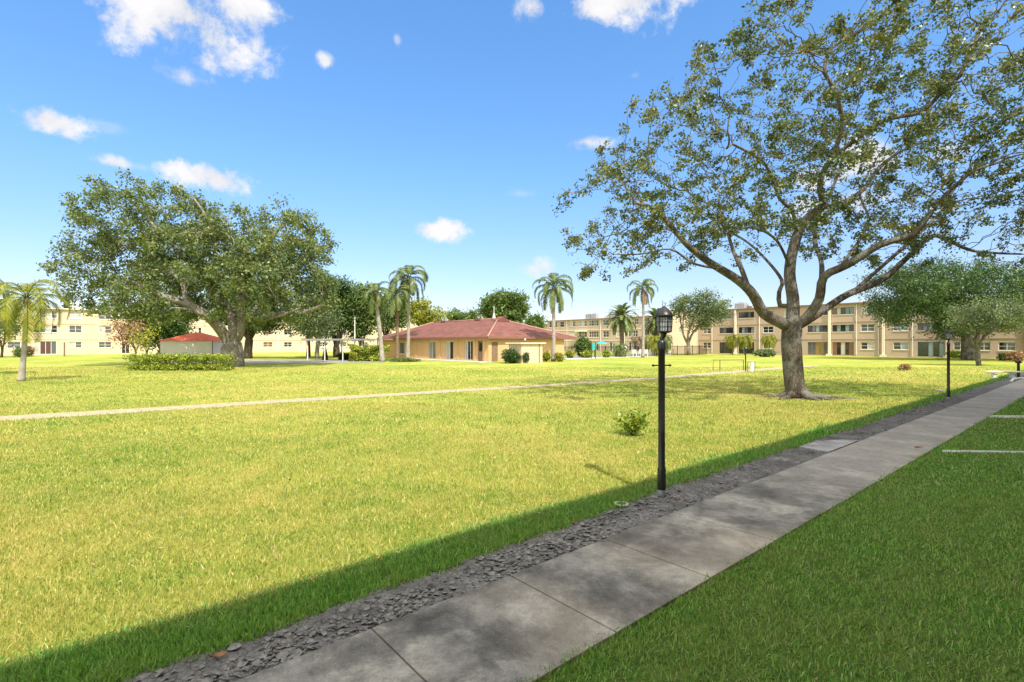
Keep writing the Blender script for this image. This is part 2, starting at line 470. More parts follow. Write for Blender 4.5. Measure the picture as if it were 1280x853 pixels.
# lawn base
def lawn_cols(nt, P):
    n1 = noise_n(nt, .16, 4, .6, P); n2 = noise_n(nt, 1.3, 5, .65, P); n3 = noise_n(nt, 9, 4, .7, P)
    a = ramp(nt, [(.32, (.22, .31, .05)), (.5, (.35, .385, .075)), (.68, (.46, .42, .13))], n1.outputs[0]).outputs[0]
    b = ramp(nt, [(.3, (.72, .84, .6)), (.7, (1.25, 1.12, 1.2))], n2.outputs[0]).outputs[0]
    c = ramp(nt, [(.3, (.75, .8, .6)), (.7, (1.2, 1.15, 1.2))], n3.outputs[0]).outputs[0]
    return mix(nt, mix(nt, a, b, .8, 'MULTIPLY'), c, .7, 'MULTIPLY'), n3
m, nt, out = newmat('lawn_ground')
g = nd(nt, 'ShaderNodeNewGeometry'); col, n3 = lawn_cols(nt, g.outputs['Position'])
n4 = noise_n(nt, 45, 4, .8, g.outputs['Position'])
col = mix(nt, col, ramp(nt, [(.35, (.55, .6, .4)), (.6, (1.1, 1.08, 1.1))], n4.outputs[0]).outputs[0], .7, 'MULTIPLY')
princ(nt, out, col, .9, bump(nt, n4.outputs[0], .9, .04), spec=.1); LAWN = m
# the soil under the blades close by
SOILM = M_noisy('thatch_soil', (.05, .09, .02), (.12, .16, .04), 6, .95, .8, 60, .05, dist=.02)

def M_grass(name, green, dry, patch, trans=.4):
    m, nt, out = newmat(name)
    a = nd(nt, 'ShaderNodeAttribute', attribute_name='tint')
    g = nd(nt, 'ShaderNodeNewGeometry')
    base = ramp(nt, green, a.outputs['Fac']).outputs[0]
    n1 = noise_n(nt, .16, 4, .6, g.outputs['Position']); n2 = noise_n(nt, 1.3, 5, .65, g.outputs['Position'])
    f1 = ramp(nt, [(.35, (0, 0, 0)), (.66, (1, 1, 1))], n1.outputs[0]).outputs[0]
    f2 = ramp(nt, [(.4, (0, 0, 0)), (.7, (1, 1, 1))], n2.outputs[0]).outputs[0]
    col = mix(nt, base, mix(nt, base, dry, .5), f1)
    col = mix(nt, col, mix(nt, col, dry, .45), f2)
    p = nt.nodes.new('ShaderNodeBsdfPrincipled'); p.inputs['Roughness'].default_value = .45; p.inputs['Specular IOR Level'].default_value = .3
    nt.links.new(col, p.inputs['Base Color'])
    t = nt.nodes.new('ShaderNodeBsdfTranslucent'); nt.links.new(mix(nt, col, (1.1, 1.2, .6), 1.0, 'MULTIPLY'), t.inputs['Color'])
    ms = nt.nodes.new('ShaderNodeMixShader'); ms.inputs[0].default_value = trans
    nt.links.new(p.outputs[0], ms.inputs[1]); nt.links.new(t.outputs[0], ms.inputs[2]); nt.links.new(ms.outputs[0], out.inputs[0])
    return m
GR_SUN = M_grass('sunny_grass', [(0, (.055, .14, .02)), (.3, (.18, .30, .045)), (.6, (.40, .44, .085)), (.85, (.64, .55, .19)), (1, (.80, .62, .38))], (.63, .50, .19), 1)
GR_SHD = M_grass('shade_toned_grass', [(0, (.05, .17, .028)), (.4, (.15, .39, .055)), (.68, (.28, .54, .11)), (.86, (.50, .64, .22)), (.95, (.6, .55, .25)), (1, (.68, .52, .3))], (.33, .36, .13), 1)  # greener copy of the lawn grass, the block's shade put into its colour

# sidewalk concrete
m, nt, out = newmat('stained_concrete')
g = nd(nt, 'ShaderNodeNewGeometry'); Pp = g.outputs['Position']
n1 = noise_n(nt, 1.25, 9, .72, Pp, .2); n2 = noise_n(nt, 9, 8, .78, Pp); n3 = noise_n(nt, 160, 2, .5, Pp); n5 = noise_n(nt, .23, 3, .5, Pp)
col = ramp(nt, [(.36, (.075, .072, .066)), (.47, (.15, .145, .132)), (.56, (.27, .26, .235)), (.70, (.40, .385, .345))], n1.outputs[0]).outputs[0]
col = mix(nt, col, ramp(nt, [(.3, (.78, .78, .78)), (.7, (1.18, 1.16, 1.13))], n2.outputs[0]).outputs[0], .9, 'MULTIPLY')
col = mix(nt, col, (.42, .36, .28), ramp(nt, [(.5, (0, 0, 0)), (.64, (.7, .7, .7))], n5.outputs[0]).outputs[0])
dt = nd(nt, 'ShaderNodeVectorMath', operation='DOT_PRODUCT'); nt.links.new(Pp, dt.inputs[0]); dt.inputs[1].default_value = tuple(D)
fa = nd(nt, 'ShaderNodeMath', operation='MULTIPLY_ADD'); nt.links.new(dt.outputs['Value'], fa.inputs[0]); fa.inputs[1].default_value = 1/1.25; fa.inputs[2].default_value = 8.45/1.25
ff = nd(nt, 'ShaderNodeMath', operation='FRACT'); nt.links.new(fa.outputs[0], ff.inputs[0])
nw = noise_n(nt, 3.5, 5, .7, Pp); pf = nd(nt, 'ShaderNodeMath', operation='MULTIPLY_ADD'); nt.links.new(nw.outputs[0], pf.inputs[0]); pf.inputs[1].default_value = .5; nt.links.new(ff.outputs[0], pf.inputs[2])
edge = ramp(nt, [(.22, (1.45, 1.43, 1.38)), (.42, (.85, .85, .85)), (.85, (.85, .85, .85)), (1.0, (1.3, 1.29, 1.25))], pf.outputs[0])
col = mix(nt, col, edge.outputs[0], .8, 'MULTIPLY')
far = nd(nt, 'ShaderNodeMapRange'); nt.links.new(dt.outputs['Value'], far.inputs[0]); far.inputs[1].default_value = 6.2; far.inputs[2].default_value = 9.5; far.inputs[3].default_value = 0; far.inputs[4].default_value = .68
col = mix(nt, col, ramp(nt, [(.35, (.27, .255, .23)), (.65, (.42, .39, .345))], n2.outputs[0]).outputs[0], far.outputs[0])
n7 = noise_n(nt, 60, 4, .8, Pp); col = mix(nt, col, ramp(nt, [(.3, (.72, .72, .72)), (.7, (1.3, 1.3, 1.28))], n7.outputs[0]).outputs[0], .7, 'MULTIPLY')
v = nd(nt, 'ShaderNodeTexVoronoi'); v.inputs['Scale'].default_value = 55; nt.links.new(Pp, v.inputs['Vector'])
col = mix(nt, col, (.55, .54, .52), ramp(nt, [(.06, (.6, .6, .6)), (.13, (0, 0, 0))], v.outputs['Distance']).outputs[0])
hh = mix(nt, n2.outputs[0], n3.outputs[0], .5)
princ(nt, out, col, .88, bump(nt, hh, .35, .01), spec=.25); SIDEW = m

# bare dirt
m, nt, out = newmat('grey_dirt')
g = nd(nt, 'ShaderNodeNewGeometry'); Pp = g.outputs['Position']
n1 = noise_n(nt, 2.2, 6, .7, Pp); n2 = noise_n(nt, 38, 5, .75, Pp)
vo = nd(nt, 'ShaderNodeTexVoronoi', feature='DISTANCE_TO_EDGE'); vo.inputs['Scale'].default_value = 13; nt.links.new(Pp, vo.inputs['Vector'])
col = ramp(nt, [(.3, (.10, .095, .088)), (.55, (.20, .192, .18)), (.75, (.33, .32, .30))], n1.outputs[0]).outputs[0]
col = mix(nt, col, ramp(nt, [(.3, (.45, .45, .45)), (.7, (1.45, 1.45, 1.45))], n2.outputs[0]).outputs[0], .9, 'MULTIPLY')
col = mix(nt, col, ramp(nt, [(0, (.25, .24, .23)), (.06, (1, 1, 1))], vo.outputs['Distance']).outputs[0], .8, 'MULTIPLY')
princ(nt, out, col, .95, bump(nt, mix(nt, n2.outputs[0], vo.outputs['Distance'], .4), .8, .03), spec=.1); DIRT = m
FLAKE = M_noisy('dried_mud_flake', (.10, .097, .092), (.31, .30, .285), 22, .9, .5, 70, .15)
PATHM = M_noisy('crushed_shell_path', (.28, .235, .14), (.47, .40, .27), 5, .95, .8, 45, .1, dist=.02)

# ------------------------------------------------------------------ world, sun, camera
sun_h = Vector((.39, -.92, 0)).normalized(); SEL = R(53)
S = Vector((sun_h.x*math.cos(SEL), sun_h.y*math.cos(SEL), math.sin(SEL)))
w = bpy.data.worlds.new('World'); scn.world = w; w.use_nodes = True
nt = w.node_tree; nt.nodes.clear()
wo = nt.nodes.new('ShaderNodeOutputWorld'); bg = nt.nodes.new('ShaderNodeBackground')
sky = nt.nodes.new('ShaderNodeTexSky'); sky.sky_type = 'NISHITA'; sky.sun_disc = False
sky.sun_elevation = SEL; sky.sun_rotation = math.atan2(sun_h.x, sun_h.y); sky.air_density = 1.0; sky.dust_density = .6; sky.ozone_density = 2.0
hs = nt.nodes.new('ShaderNodeHueSaturation'); hs.inputs['Saturation'].default_value = 1.0; hs.inputs['Value'].default_value = 1.0
tc = nt.nodes.new('ShaderNodeTexCoord'); DIR = tc.outputs['Generated']
sz_ = nt.nodes.new('ShaderNodeSeparateXYZ'); nt.links.new(DIR, sz_.inputs[0])
elr = ramp(nt, [(0, (.52, .48, .52)), (.10, (.49, .49, .57)), (.30, (.46, .62, .76)), (.55, (.46, .70, .86))], sz_.outputs['Z'])
nt.links.new(mix(nt, sky.outputs[0], elr.outputs[0], 1.0, 'MULTIPLY'), hs.inputs['Color'])
CLOUDS = [  # px, py, half width, half height, strength
    (232, 20, 92, 62, 1.0), (300, 5, 50, 26, .9), (232, 97, 38, 16, .62), (64, 153, 38, 17, .95), (146, 204, 26, 9, .8), (270, 223, 50, 19, 1.0),
    (407, 76, 12, 11, .8), (552, 287, 34, 13, .9), (672, 337, 24, 12, .6), (775, 2, 80, 30, 1.0), (664, 8, 24, 17, .85), (735, 178, 34, 12, .75),
    (497, 50, 6, 7, .45), (1085, 205, 70, 34, .9), (1075, 250, 40, 22, .9), (1000, 262, 34, 16, .7), (1180, 190, 40, 20, .6), (792, 95, 9, 6, .3), (655, 242, 22, 6, .28), (135, 160, 20, 8, .25)]
nz = noise_n(nt, 9, 8, .62, DIR, .2); nz2 = noise_n(nt, 34, 5, .65, DIR)
def mth(op, a, b=None, c=None):
    n = nt.nodes.new('ShaderNodeMath'); n.operation = op
    for k, v in enumerate((a, b, c)):
        if v is None: continue
        if hasattr(v, 'is_output'): nt.links.new(v, n.inputs[k])
        else: n.inputs[k].default_value = v
    return n.outputs[0]
def vm(op, a, b):
    n = nt.nodes.new('ShaderNodeVectorMath'); n.operation = op
    for k, v in enumerate((a, b)):
        if hasattr(v, 'is_output'): nt.links.new(v, n.inputs[k])
        else: n.inputs[k].default_value = v
    return n
nzc = mth('MULTIPLY_ADD', nz.outputs[0], 3.8, -1.9)
nzd = mth('MULTIPLY_ADD', nz2.outputs[0], 1.8, -.9)
nzz = mth('ADD', nzc, nzd)
total = None; low = None
for (px, py, hw, hh, k) in CLOUDS:
    c = Vector(((px-640)/F, 1, (HZ-py)/F)); L = c.length; c.normalize()
    rt = Vector((c.y, -c.x, 0)).normalized(); up = rt.cross(c)
    off = vm('SUBTRACT', DIR, tuple(c)).outputs[0]
    u = vm('DOT_PRODUCT', off, tuple(rt)).outputs['Value']; vv = vm('DOT_PRODUCT', off, tuple(up)).outputs['Value']
    u = mth('MULTIPLY', u, F*L/hw*.95); vv = mth('MULTIPLY', vv, F*L/hh*.95)
    r2 = mth('ADD', mth('MULTIPLY', u, u), mth('MULTIPLY', vv, vv))
    r1 = mth('SQRT', r2)
    f = mth('SUBTRACT', mth('ADD', 1.0, mth('MULTIPLY', nzz, .8)), r1)
    f = mth('MULTIPLY', mth('MINIMUM', mth('MAXIMUM', mth('MULTIPLY', f, 1.25), 0), 1), k)
    total = f if total is None else mth('MAXIMUM', total, f)
# added out-of-view fill light: broken bright cloud overhead and behind the photographer
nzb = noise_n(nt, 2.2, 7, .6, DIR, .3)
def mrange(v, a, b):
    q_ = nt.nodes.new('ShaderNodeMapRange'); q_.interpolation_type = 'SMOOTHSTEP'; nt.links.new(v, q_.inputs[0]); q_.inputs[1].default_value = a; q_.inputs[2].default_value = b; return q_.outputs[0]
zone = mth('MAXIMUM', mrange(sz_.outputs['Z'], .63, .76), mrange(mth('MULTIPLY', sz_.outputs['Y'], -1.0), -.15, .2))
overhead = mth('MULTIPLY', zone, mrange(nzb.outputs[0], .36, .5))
sm = nt.nodes.new('ShaderNodeMapRange'); sm.interpolation_type = 'SMOOTHSTEP'; nt.links.new(total, sm.inputs[0]); sm.inputs[1].default_value = 0; sm.inputs[2].default_value = .95
ccol = ramp(nt, [(.3, (5.6, 5.9, 6.6)), (.62, (8.2, 8.1, 8.2))], nz.outputs[0])
CLOUDMUL = .35
cl = nt.nodes.new('ShaderNodeMix'); cl.data_type = 'RGBA'
cm = mix(nt, ccol.outputs[0], (CLOUDMUL,)*3, 1.0, 'MULTIPLY')
nt.links.new(sm.outputs[0], cl.inputs[0]); nt.links.new(hs.outputs[0], cl.inputs[6]); nt.links.new(cm, cl.inputs[7])
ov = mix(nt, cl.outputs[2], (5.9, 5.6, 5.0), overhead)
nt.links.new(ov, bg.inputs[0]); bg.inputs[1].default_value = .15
nt.links.new(bg.outputs[0], wo.inputs[0])

sl = bpy.data.lights.new('sun', 'SUN'); sl.energy = 2.85; sl.angle = R(.55); sl.color = (1, .945, .84)
so = bpy.data.objects.new('sun', sl); COL.objects.link(so); so.rotation_euler = S.to_track_quat('Z', 'Y').to_euler(); so.location = (0, 0, 60)
cam = bpy.data.cameras.new('camera'); co = bpy.data.objects.new('camera', cam); COL.objects.link(co)
cam.sensor_width = 36; cam.lens = 18; cam.clip_end = 5000; cam.clip_start = .05; cam.shift_y = (HZ-426.5)/1280
co.location = (0, 0, CH); co.rotation_euler = (R(90), 0, 0); scn.camera = co
scn.view_settings.view_transform = 'Standard'; scn.view_settings.look = 'None'; scn.view_settings.gamma = 1
scn.view_settings.exposure = 1.22; scn.view_settings.use_curve_mapping = False
scn.cycles.max_bounces = 6; scn.cycles.diffuse_bounces = 3; scn.cycles.transmission_bounces = 4; scn.cycles.use_denoising = True
scn.cycles.caustics_reflective = False; scn.cycles.caustics_refractive = False

# ------------------------------------------------------------------ the ground
mb = MB(); mb.quad((-2500, -600, 0), (2500, -600, 0), (2500, 3500, 0), (-2500, 3500, 0))
tag(mb.build('lawn', LAWN), kind='structure')

def edge_l(t): return -3.76 - .19*max(0, min(1, (t-2)/4)) + .10*noise.noise(Vector((t*.9, 3.1, 0))) + .05*noise.noise(Vector((t*4.1, 1.1, 0)))
def edge_r(t): return -2.235 + .035*noise.noise(Vector((t*1.7, 9.1, 0)))

# sidewalk slabs with real joints
mb = MB(); t = -7.95 - .5; random.seed(3)
while t < 62:
    z = .03+random.uniform(-.004, .004); g_ = .006
    a, b, c, d_ = st(-3.33, t+g_, z), st(-2.20, t+g_, z+random.uniform(-.004, .004)), st(-2.20, t+1.25-g_, z+random.uniform(-.004, .004)), st(-3.33, t+1.25-g_, z)
    lo = [Vector((p.x, p.y, -.06)) for p in (a, b, c, d_)]
    i = len(mb.v); mb.v += [tuple(p) for p in (a, b, c, d_)]+[tuple(p) for p in lo]
    mb.f += [(i, i+1, i+2, i+3), (i, i+4, i+5, i+1), (i+1, i+5, i+6, i+2), (i+2, i+6, i+7, i+3), (i+3, i+7, i+4, i)]
    t += 1.25
sw = mb.build('sidewalk', SIDEW, bevel=.006); tag(sw, kind='structure')
# joint filler
mb = MB(); mb.quad(st(-3.32, -8, .014), st(-2.215, -8, .014), st(-2.215, 62, .014), st(-3.32, 62, .014))
tag(mb.build('sidewalk_joint_filler', M_noisy('joint_dirt', (.10, .06, .04), (.2, .14, .1), 8)), kind='structure')

# dirt strip
def dirt_h(s, t):
    p = Vector((s, t, 0))
    return .012 + .012*noise.noise(p*3) + .008*noise.noise(p*11) + .004*noise.noise(p*31)
V = []; Fc = []; ns = 24; ts = [-5]; 
while ts[-1] < 46: ts.append(ts[-1]+(.035 if ts[-1] < 9 else .12))
for t in ts:
    for j in range(ns+1):
        e0_ = edge_l(t)-.05; s = e0_+(-3.33-e0_)*j/ns; V.append(tuple(st(s, t, max(.005, dirt_h(s, t)))))
for i in range(len(ts)-1):
    for j in range(ns):
        a = i*(ns+1)+j; Fc.append((a, a+1, a+ns+2, a+ns+1))
me = bpy.data.meshes.new('dirt_strip'); me.from_pydata(V, [], Fc); tag(link('dirt_strip', me, DIRT, smooth=True), kind='structure')
# curled flakes of dry mud
mb = MB(); random.seed(11)
for k in range(5200):
    t = random.uniform(-1, 5.5) if k < 3200 else random.uniform(5.5, 24)
    s = random.uniform(edge_l(t)+.05, -3.35)
    dens = noise.noise(Vector((s*2.2, t*1.1, 5)))
    if dens < .02 and random.random() < .85: continue
    sz = random.choice((.008, .012, .016, .022, .028, .036))*random.uniform(.7, 1.3); nv = random.randint(5, 7)
    if random.random() < .5: sz *= .7
    c = st(s, t, dirt_h(s, t)+.004+random.uniform(0, .008)); curl = sz*random.uniform(.04, .26)
    tilt = Vector((random.gauss(0, .22), random.gauss(0, .22), 1)).normalized()
    q = tilt.to_track_quat('Z', 'Y'); a0 = random.uniform(0, 6.28); ring = []; rin = []
    el = random.uniform(.55, 1.0)
    for j in range(nv):
        a = a0+6.283*j/nv+random.uniform(-.25, .25); rr = sz*random.uniform(.7, 1.2)
        e = Vector((math.cos(a)*rr, math.sin(a)*rr*el, curl*random.uniform(.3, 1.3)))
        ring.append(c+q @ e); rin.append(c+q @ Vector((e.x*.5, e.y*.5, curl*.1)))
    i = len(mb.v); mb.v += [tuple(p) for p in ring]+[tuple(p) for p in rin]
    for j in range(nv):
        j2 = (j+1) % nv; mb.f.append((i+j, i+j2, i+nv+j2, i+nv+j))
    mb.f.append(tuple(i+nv+j for j in range(nv)))
o = mb.build('mud_flakes', FLAKE, smooth=False); o.modifiers.new('thickness', 'SOLIDIFY').thickness = .002
tag(o, 'grey curled flakes of dried mud along the sidewalk edge', 'mud flakes', kind='stuff')
# pale concrete patch in the dirt
mb = MB(); pts = [st(-3.9, 10.5, .032), st(-3.36, 10.35, .035), st(-3.36, 12.0, .035), st(-3.6, 11.9, .033), st(-3.88, 11.3, .032)]
mb.poly(pts); mb.poly([Vector((p.x, p.y, -.02)) for p in reversed(pts)])
for j in range(5):
    a, b = pts[j], pts[(j+1) % 5]; mb.quad(Vector((a.x, a.y, -.02)), Vector((b.x, b.y, -.02)), b, a)
tag(mb.build('concrete_patch', M_noisy('grey_patch', (.22, .215, .21), (.42, .41, .4), 3, .9, .4, 40)), 'pale concrete patch in the dirt strip beside the sidewalk', 'concrete patch')

# side slabs in the right lawn
for nm, y0, y1, x0, lab in (('slab_walk', 563.9, 566.2, 1178, ''), ('slab_walk', 520, 523, 1236, 'narrow pale concrete strip at the far end of the right lawn')):
    a = gp(x0, y1); b = gp(x0, y0); mb = MB()
    L = 9.0; dx = Vector((1, -.06, 0)).normalized()
    p0 = Vector((a.x, a.y, .02)); p1 = Vector((b.x, b.y, .02))
    q = [p0, p0+dx*L, p1+dx*L, p1]; mb.poly(q)
    for j in range(4):
        u_, v_ = q[j], q[(j+1) % 4]; mb.quad(Vector((u_.x, u_.y, -.03)), Vector((v_.x, v_.y, -.03)), v_, u_)
    tag(mb.build('side_walkway', CONC), kind='structure')

# pale shell path across the lawn
ctrl = [gp(-260, 541), gp(-100, 531.5), gp(0, 523.7), gp(130, 516), gp(250, 508.5), gp(340, 502.6), gp(500, 493), gp(640, 484.6), gp(750, 477.6), gp(850, 470.5), gp(905, 466), gp(960, 461.6), gp(1008, 457.6)]
wid = [1.25, 1.25, 1.25, 1.2, 1.15, 1.1, 1.05, 1.05, 1.05, 1.1, 1.2, 1.3, 1.7]
PL = []; 
for i in range(len(ctrl)-1):
    a, b = ctrl[i], ctrl[i+1]; m_ = max(2, int((b-a).length/.22))
    for k in range(m_): PL.append((a.lerp(b, k/m_), wid[i]+(wid[i+1]-wid[i])*k/m_))
for k in range(12): PL.append((ctrl[-1]+Vector((k*.13, k*.03, 0)), 1.7*math.cos(k/11*1.45)))
PC = np.array([(p.x, p.y) for p, _ in PL]); PW = np.array([w_ for _, w_ in PL])
mb = MB(); prev = None
for i, (p, w_) in enumerate(PL):
    tn = (PL[min(i+1, len(PL)-1)][0]-PL[max(i-1, 0)][0]).normalized(); nn = Vector((-tn.y, tn.x, 0))
    jl = .06*noise.noise(Vector((i*.5, 0, 0)))+random.uniform(-.03, .03); jr = .06*noise.noise(Vector((i*.5, 7, 0)))+random.uniform(-.03, .03)
    row = [p+nn*(w_/2+jl), p+nn*(w_/6), p-nn*(w_/6), p-nn*(w_/2+jr)]
    row = [Vector((q.x, q.y, .006+(.012 if k in (1, 2) else 0))) for k, q in enumerate(row)]
    if prev:
        for k in range(3): mb.quad(prev[k+1], row[k+1], row[k], prev[k])
    prev = row
tag(mb.build('path', PATHM), kind='structure')

# concrete shuffleboard court under and left of the canopy, pool deck, patio slabs
def slab(name, pts, z, mat):
    mb = MB(); q = [Vector((p.x, p.y, z)) for p in pts]; mb.poly(q)
    for j in range(len(q)):
        a, b = q[j], q[(j+1) % len(q)]; mb.quad(Vector((a.x, a.y, -.05)), Vector((b.x, b.y, -.05)), b, a)
    return tag(mb.build(name, mat), kind='structure')
slab('court', [gp(290, 455), gp(480, 453.3), gp(470, 450.0), gp(300, 450.6)], .03, M_noisy('grey_court', (.22, .21, .19), (.30, .29, .26), .6, .9, .3, 30))
slab('pool_deck', [gp(708, 450.2), gp(700, 446), gp(840, 441.6), gp(836, 445.2), gp(760, 447.6)], .04, CONC)

# ------------------------------------------------------------------ grass blades
def path_dist(xy):
    d = np.full(len(xy), 1e9); w_ = np.zeros(len(xy))
    for i0 in range(0, len(PC), 64):
        dd = np.linalg.norm(xy[:, None, :]-PC[None, i0:i0+64], axis=2); j = dd.argmin(1); m_ = dd[np.arange(len(xy)), j]
        b = m_ < d; d[b] = m_[b]; w_[b] = PW[i0+j[b]]
    return d - w_/2
def blades(name, pts, hgt, wid_, mat, tint, label, lean=.55):
    n = len(pts)
    az = rng.uniform(0, 2*np.pi, n); la = np.abs(rng.normal(0, lean, n)).clip(0, 1.25)
    dv = np.stack([np.cos(az)*np.sin(la), np.sin(az)*np.sin(la), np.cos(la)], 1)
    fa = rng.uniform(0, 2*np.pi, n); wv = np.stack([np.cos(fa), np.sin(fa), np.zeros(n)], 1)
    h = hgt[:, None]; w_ = wid_[:, None]; b = pts
    mid = b+dv*h*.55; tipd = dv.copy(); tipd[:, 0] *= 1.9; tipd[:, 1] *= 1.9; tipd = unit(tipd)
    tip = mid+tipd*h*.5
    v = np.empty((n, 5, 3)); v[:, 0] = b-wv*w_*.5; v[:, 1] = b+wv*w_*.5; v[:, 2] = mid+wv*w_*.45; v[:, 3] = mid-wv*w_*.45; v[:, 4] = tip
    i = np.arange(n)[:, None]*5
    f = np.stack([i+np.array([[0, 1, 2]]), i+np.array([[0, 2, 3]]), i+np.array([[3, 2, 4]])], 1).reshape(-1, 3)
    o = np_polys(name, v.reshape(-1, 3), f, mat, None, np.repeat(tint, 5))
    tag(o, label, 'grass', kind='stuff')
SUNPTS = []; SHDPTS = []
Nn = np.array([N.x, N.y]); Dn = np.array([D.x, D.y])
soil_pts = None
zones = [(2.0, 4.2, 5200, .044, .0072), (4.2, 7, 3200, .046, .0092), (7, 11, 1400, .05, .012), (11, 17, 520, .057, .018), (17, 27, 170, .058, .026), (27, 42, 50, .06, .045)]
A = []; B = []
for (y0, y1, dn, h, w_) in zones:
    half = lambda y: y*1.0+1.6+y*.05
    area = (half(y0)+half(y1))*(y1-y0); n = int(dn*area)
    y = rng.uniform(y0, y1, n); x = rng.uniform(-1, 1, n)*half(y1); k = np.abs(x) < half(y); x = x[k]; y = y[k]
    xy = np.stack([x, y], 1); s = xy @ Nn; t = xy @ Dn
    el = np.array([edge_l(a) for a in np.round(np.linspace(-5, 70, 1501), 3)]); el = np.interp(t, np.linspace(-5, 70, 1501), el)
    er = np.array([edge_r(a) for a in np.linspace(-5, 70, 1501)]); er = np.interp(t, np.linspace(-5, 70, 1501), er)
    left = s < el+rng.normal(0, .012, len(s))
    right = (s > er+rng.normal(0, .01, len(s))) & (s < 2.6)
    dup = (s > el-.42) & left; dup2 = (s < er+.22) & right
    x = np.concatenate([x, x[dup]+rng.normal(0, .02, dup.sum()), x[dup2]+rng.normal(0, .02, dup2.sum())]); y = np.concatenate([y, y[dup]+rng.normal(0, .02, dup.sum()), y[dup2]+rng.normal(0, .02, dup2.sum())])
    xy = np.stack([x, y], 1); s = xy @ Nn; t = xy @ Dn; nl_, nr_ = int(dup.sum()), int(dup2.sum())
    left = np.concatenate([left, np.ones(nl_, bool), np.zeros(nr_, bool)]); right = np.concatenate([right, np.zeros(nl_, bool), np.ones(nr_, bool)])
    pdm = path_dist(xy) if y1 > 8 else np.full(len(xy), 9.)
    left &= (pdm > -.03)
    left &= ~((np.hypot(x-2.6, y-11.0) < .16) | (np.hypot(x-10.3, y-18.4) < .75) & (rng.random(len(x)) < .85))
    for dep, (x0, ya, yb) in ((9.4, (1178, 564.4, 566.0)), (13.9, (1236, 520.3, 522.7))):
        a = F*CH/(yb-HZ); b = F*CH/(ya-HZ)
        yy = y+.06*(x-(x0-640)/F*a); right &= ~((yy > a) & (yy < b) & (x > (x0-640)/F*a))
    for mk, lst in ((left, A), (right, B)):
        q = xy[mk]; m_ = len(q)
        hh = h*(1+rng.normal(0, .25, m_)).clip(.35, 1.8)
        lst.append((q, hh, w_*(1+rng.normal(0, .2, m_)).clip(.5, 1.6), s[mk], t[mk]))
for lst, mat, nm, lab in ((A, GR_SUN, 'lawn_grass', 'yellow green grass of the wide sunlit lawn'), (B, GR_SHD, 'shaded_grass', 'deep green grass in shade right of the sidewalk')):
    q = np.vstack([a[0] for a in lst]); hh = np.concatenate([a[1] for a in lst]); ww = np.concatenate([a[2] for a in lst]); s = np.concatenate([a[3] for a in lst])
    t = np.concatenate([a[4] for a in lst])
    tint = np.clip(rng.beta(1.25, 1.5, len(q)), 0, 1)
    pts = np.column_stack([q, np.full(len(q), -.004)])
    if nm == 'lawn_grass':
        near = s > -4.42+.12*np.sin(t*1.3)+rng.normal(0, .07, len(s))      # longer growth along the strip edge; its deep green paints in the block's shade
        hh[near] *= 1.3; ww[near] *= 1.25
        blades('edge_grass', pts[near], hh[near], ww[near], GR_SHD, np.clip(tint[near]*.9, 0, 1), 'longer deep green grass edging the bare dirt strip')
        k = ~near; blades(nm, pts[k], hh[k], ww[k], mat, tint[k], lab)
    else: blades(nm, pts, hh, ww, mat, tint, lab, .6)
# soil sheets under the close blades
mb = MB(); mb.poly([st(-2.195, -3, .003), st(3.0, -3, .003), st(3.0, 30, .003), st(-2.195, 30, .003)])
tag(mb.build('soil', SOILM), kind='structure')
mb = MB(); mb.poly([st(-4.5, -3, .003), st(-4.0, -3, .003), st(-4.0, 46, .003), st(-4.5, 46, .003)])
tag(mb.build('soil', SOILM), kind='structure')

# ------------------------------------------------------------------ buildings
def wall_a(O, u, px):
    k = (px-640)/F
    return (k*O.y-O.x)/(u.x-k*u.y)
def facade(parent, x0, x1, z0, z1, wins, mat, y=0.0, rev=.14, name='wall', flip=None):
    """front wall in local x/z with real openings; wins = [(x0,x1,z0,z1)]"""
    xs = sorted({x0, x1, *[a for w_ in wins for a in w_[:2]]}); zs = sorted({z0, z1, *[a for w_ in wins for a in w_[2:4]]})
    xs = [a for a in xs if x0 <= a <= x1]; zs = [a for a in zs if z0 <= a <= z1]
    mb = MB()
    T = flip or (lambda x, yy, z: (x, yy, z))
    for i in range(len(xs)-1):
        for j in range(len(zs)-1):
            cx = (xs[i]+xs[i+1])/2; cz = (zs[j]+zs[j+1])/2
            if any(w_[0] < cx < w_[1] and w_[2] < cz < w_[3] for w_ in wins): continue
            mb.quad(T(xs[i], y, zs[j]), T(xs[i+1], y, zs[j]), T(xs[i+1], y, zs[j+1]), T(xs[i], y, zs[j+1]))
    for (a, b, c, d_) in [w_[:4] for w_ in wins]:
        mb.quad(T(a, y, c), T(a, y, d_), T(a, y+rev, d_), T(a, y+rev, c)); mb.quad(T(b, y, c), T(b, y+rev, c), T(b, y+rev, d_), T(b, y, d_))
        mb.quad(T(a, y, d_), T(b, y, d_), T(b, y+rev, d_), T(a, y+rev, d_)); mb.quad(T(a, y, c), T(a, y+rev, c), T(b, y+rev, c), T(b, y, c))
    return mb, T
def tbox(T, x0, x1, y0, y1, z0, z1, mb):
    i = len(mb.v)
    mb.v += [T(*p) for p in ((x0, y0, z0), (x1, y0, z0), (x1, y1, z0), (x0, y1, z0), (x0, y0, z1), (x1, y0, z1), (x1, y1, z1), (x0, y1, z1))]
    for q in ((3, 2, 1, 0), (4, 5, 6, 7), (0, 1, 5, 4), (1, 2, 6, 5), (2, 3, 7, 6), (3, 0, 4, 7)): mb.f.append(tuple(i+k for k in q))
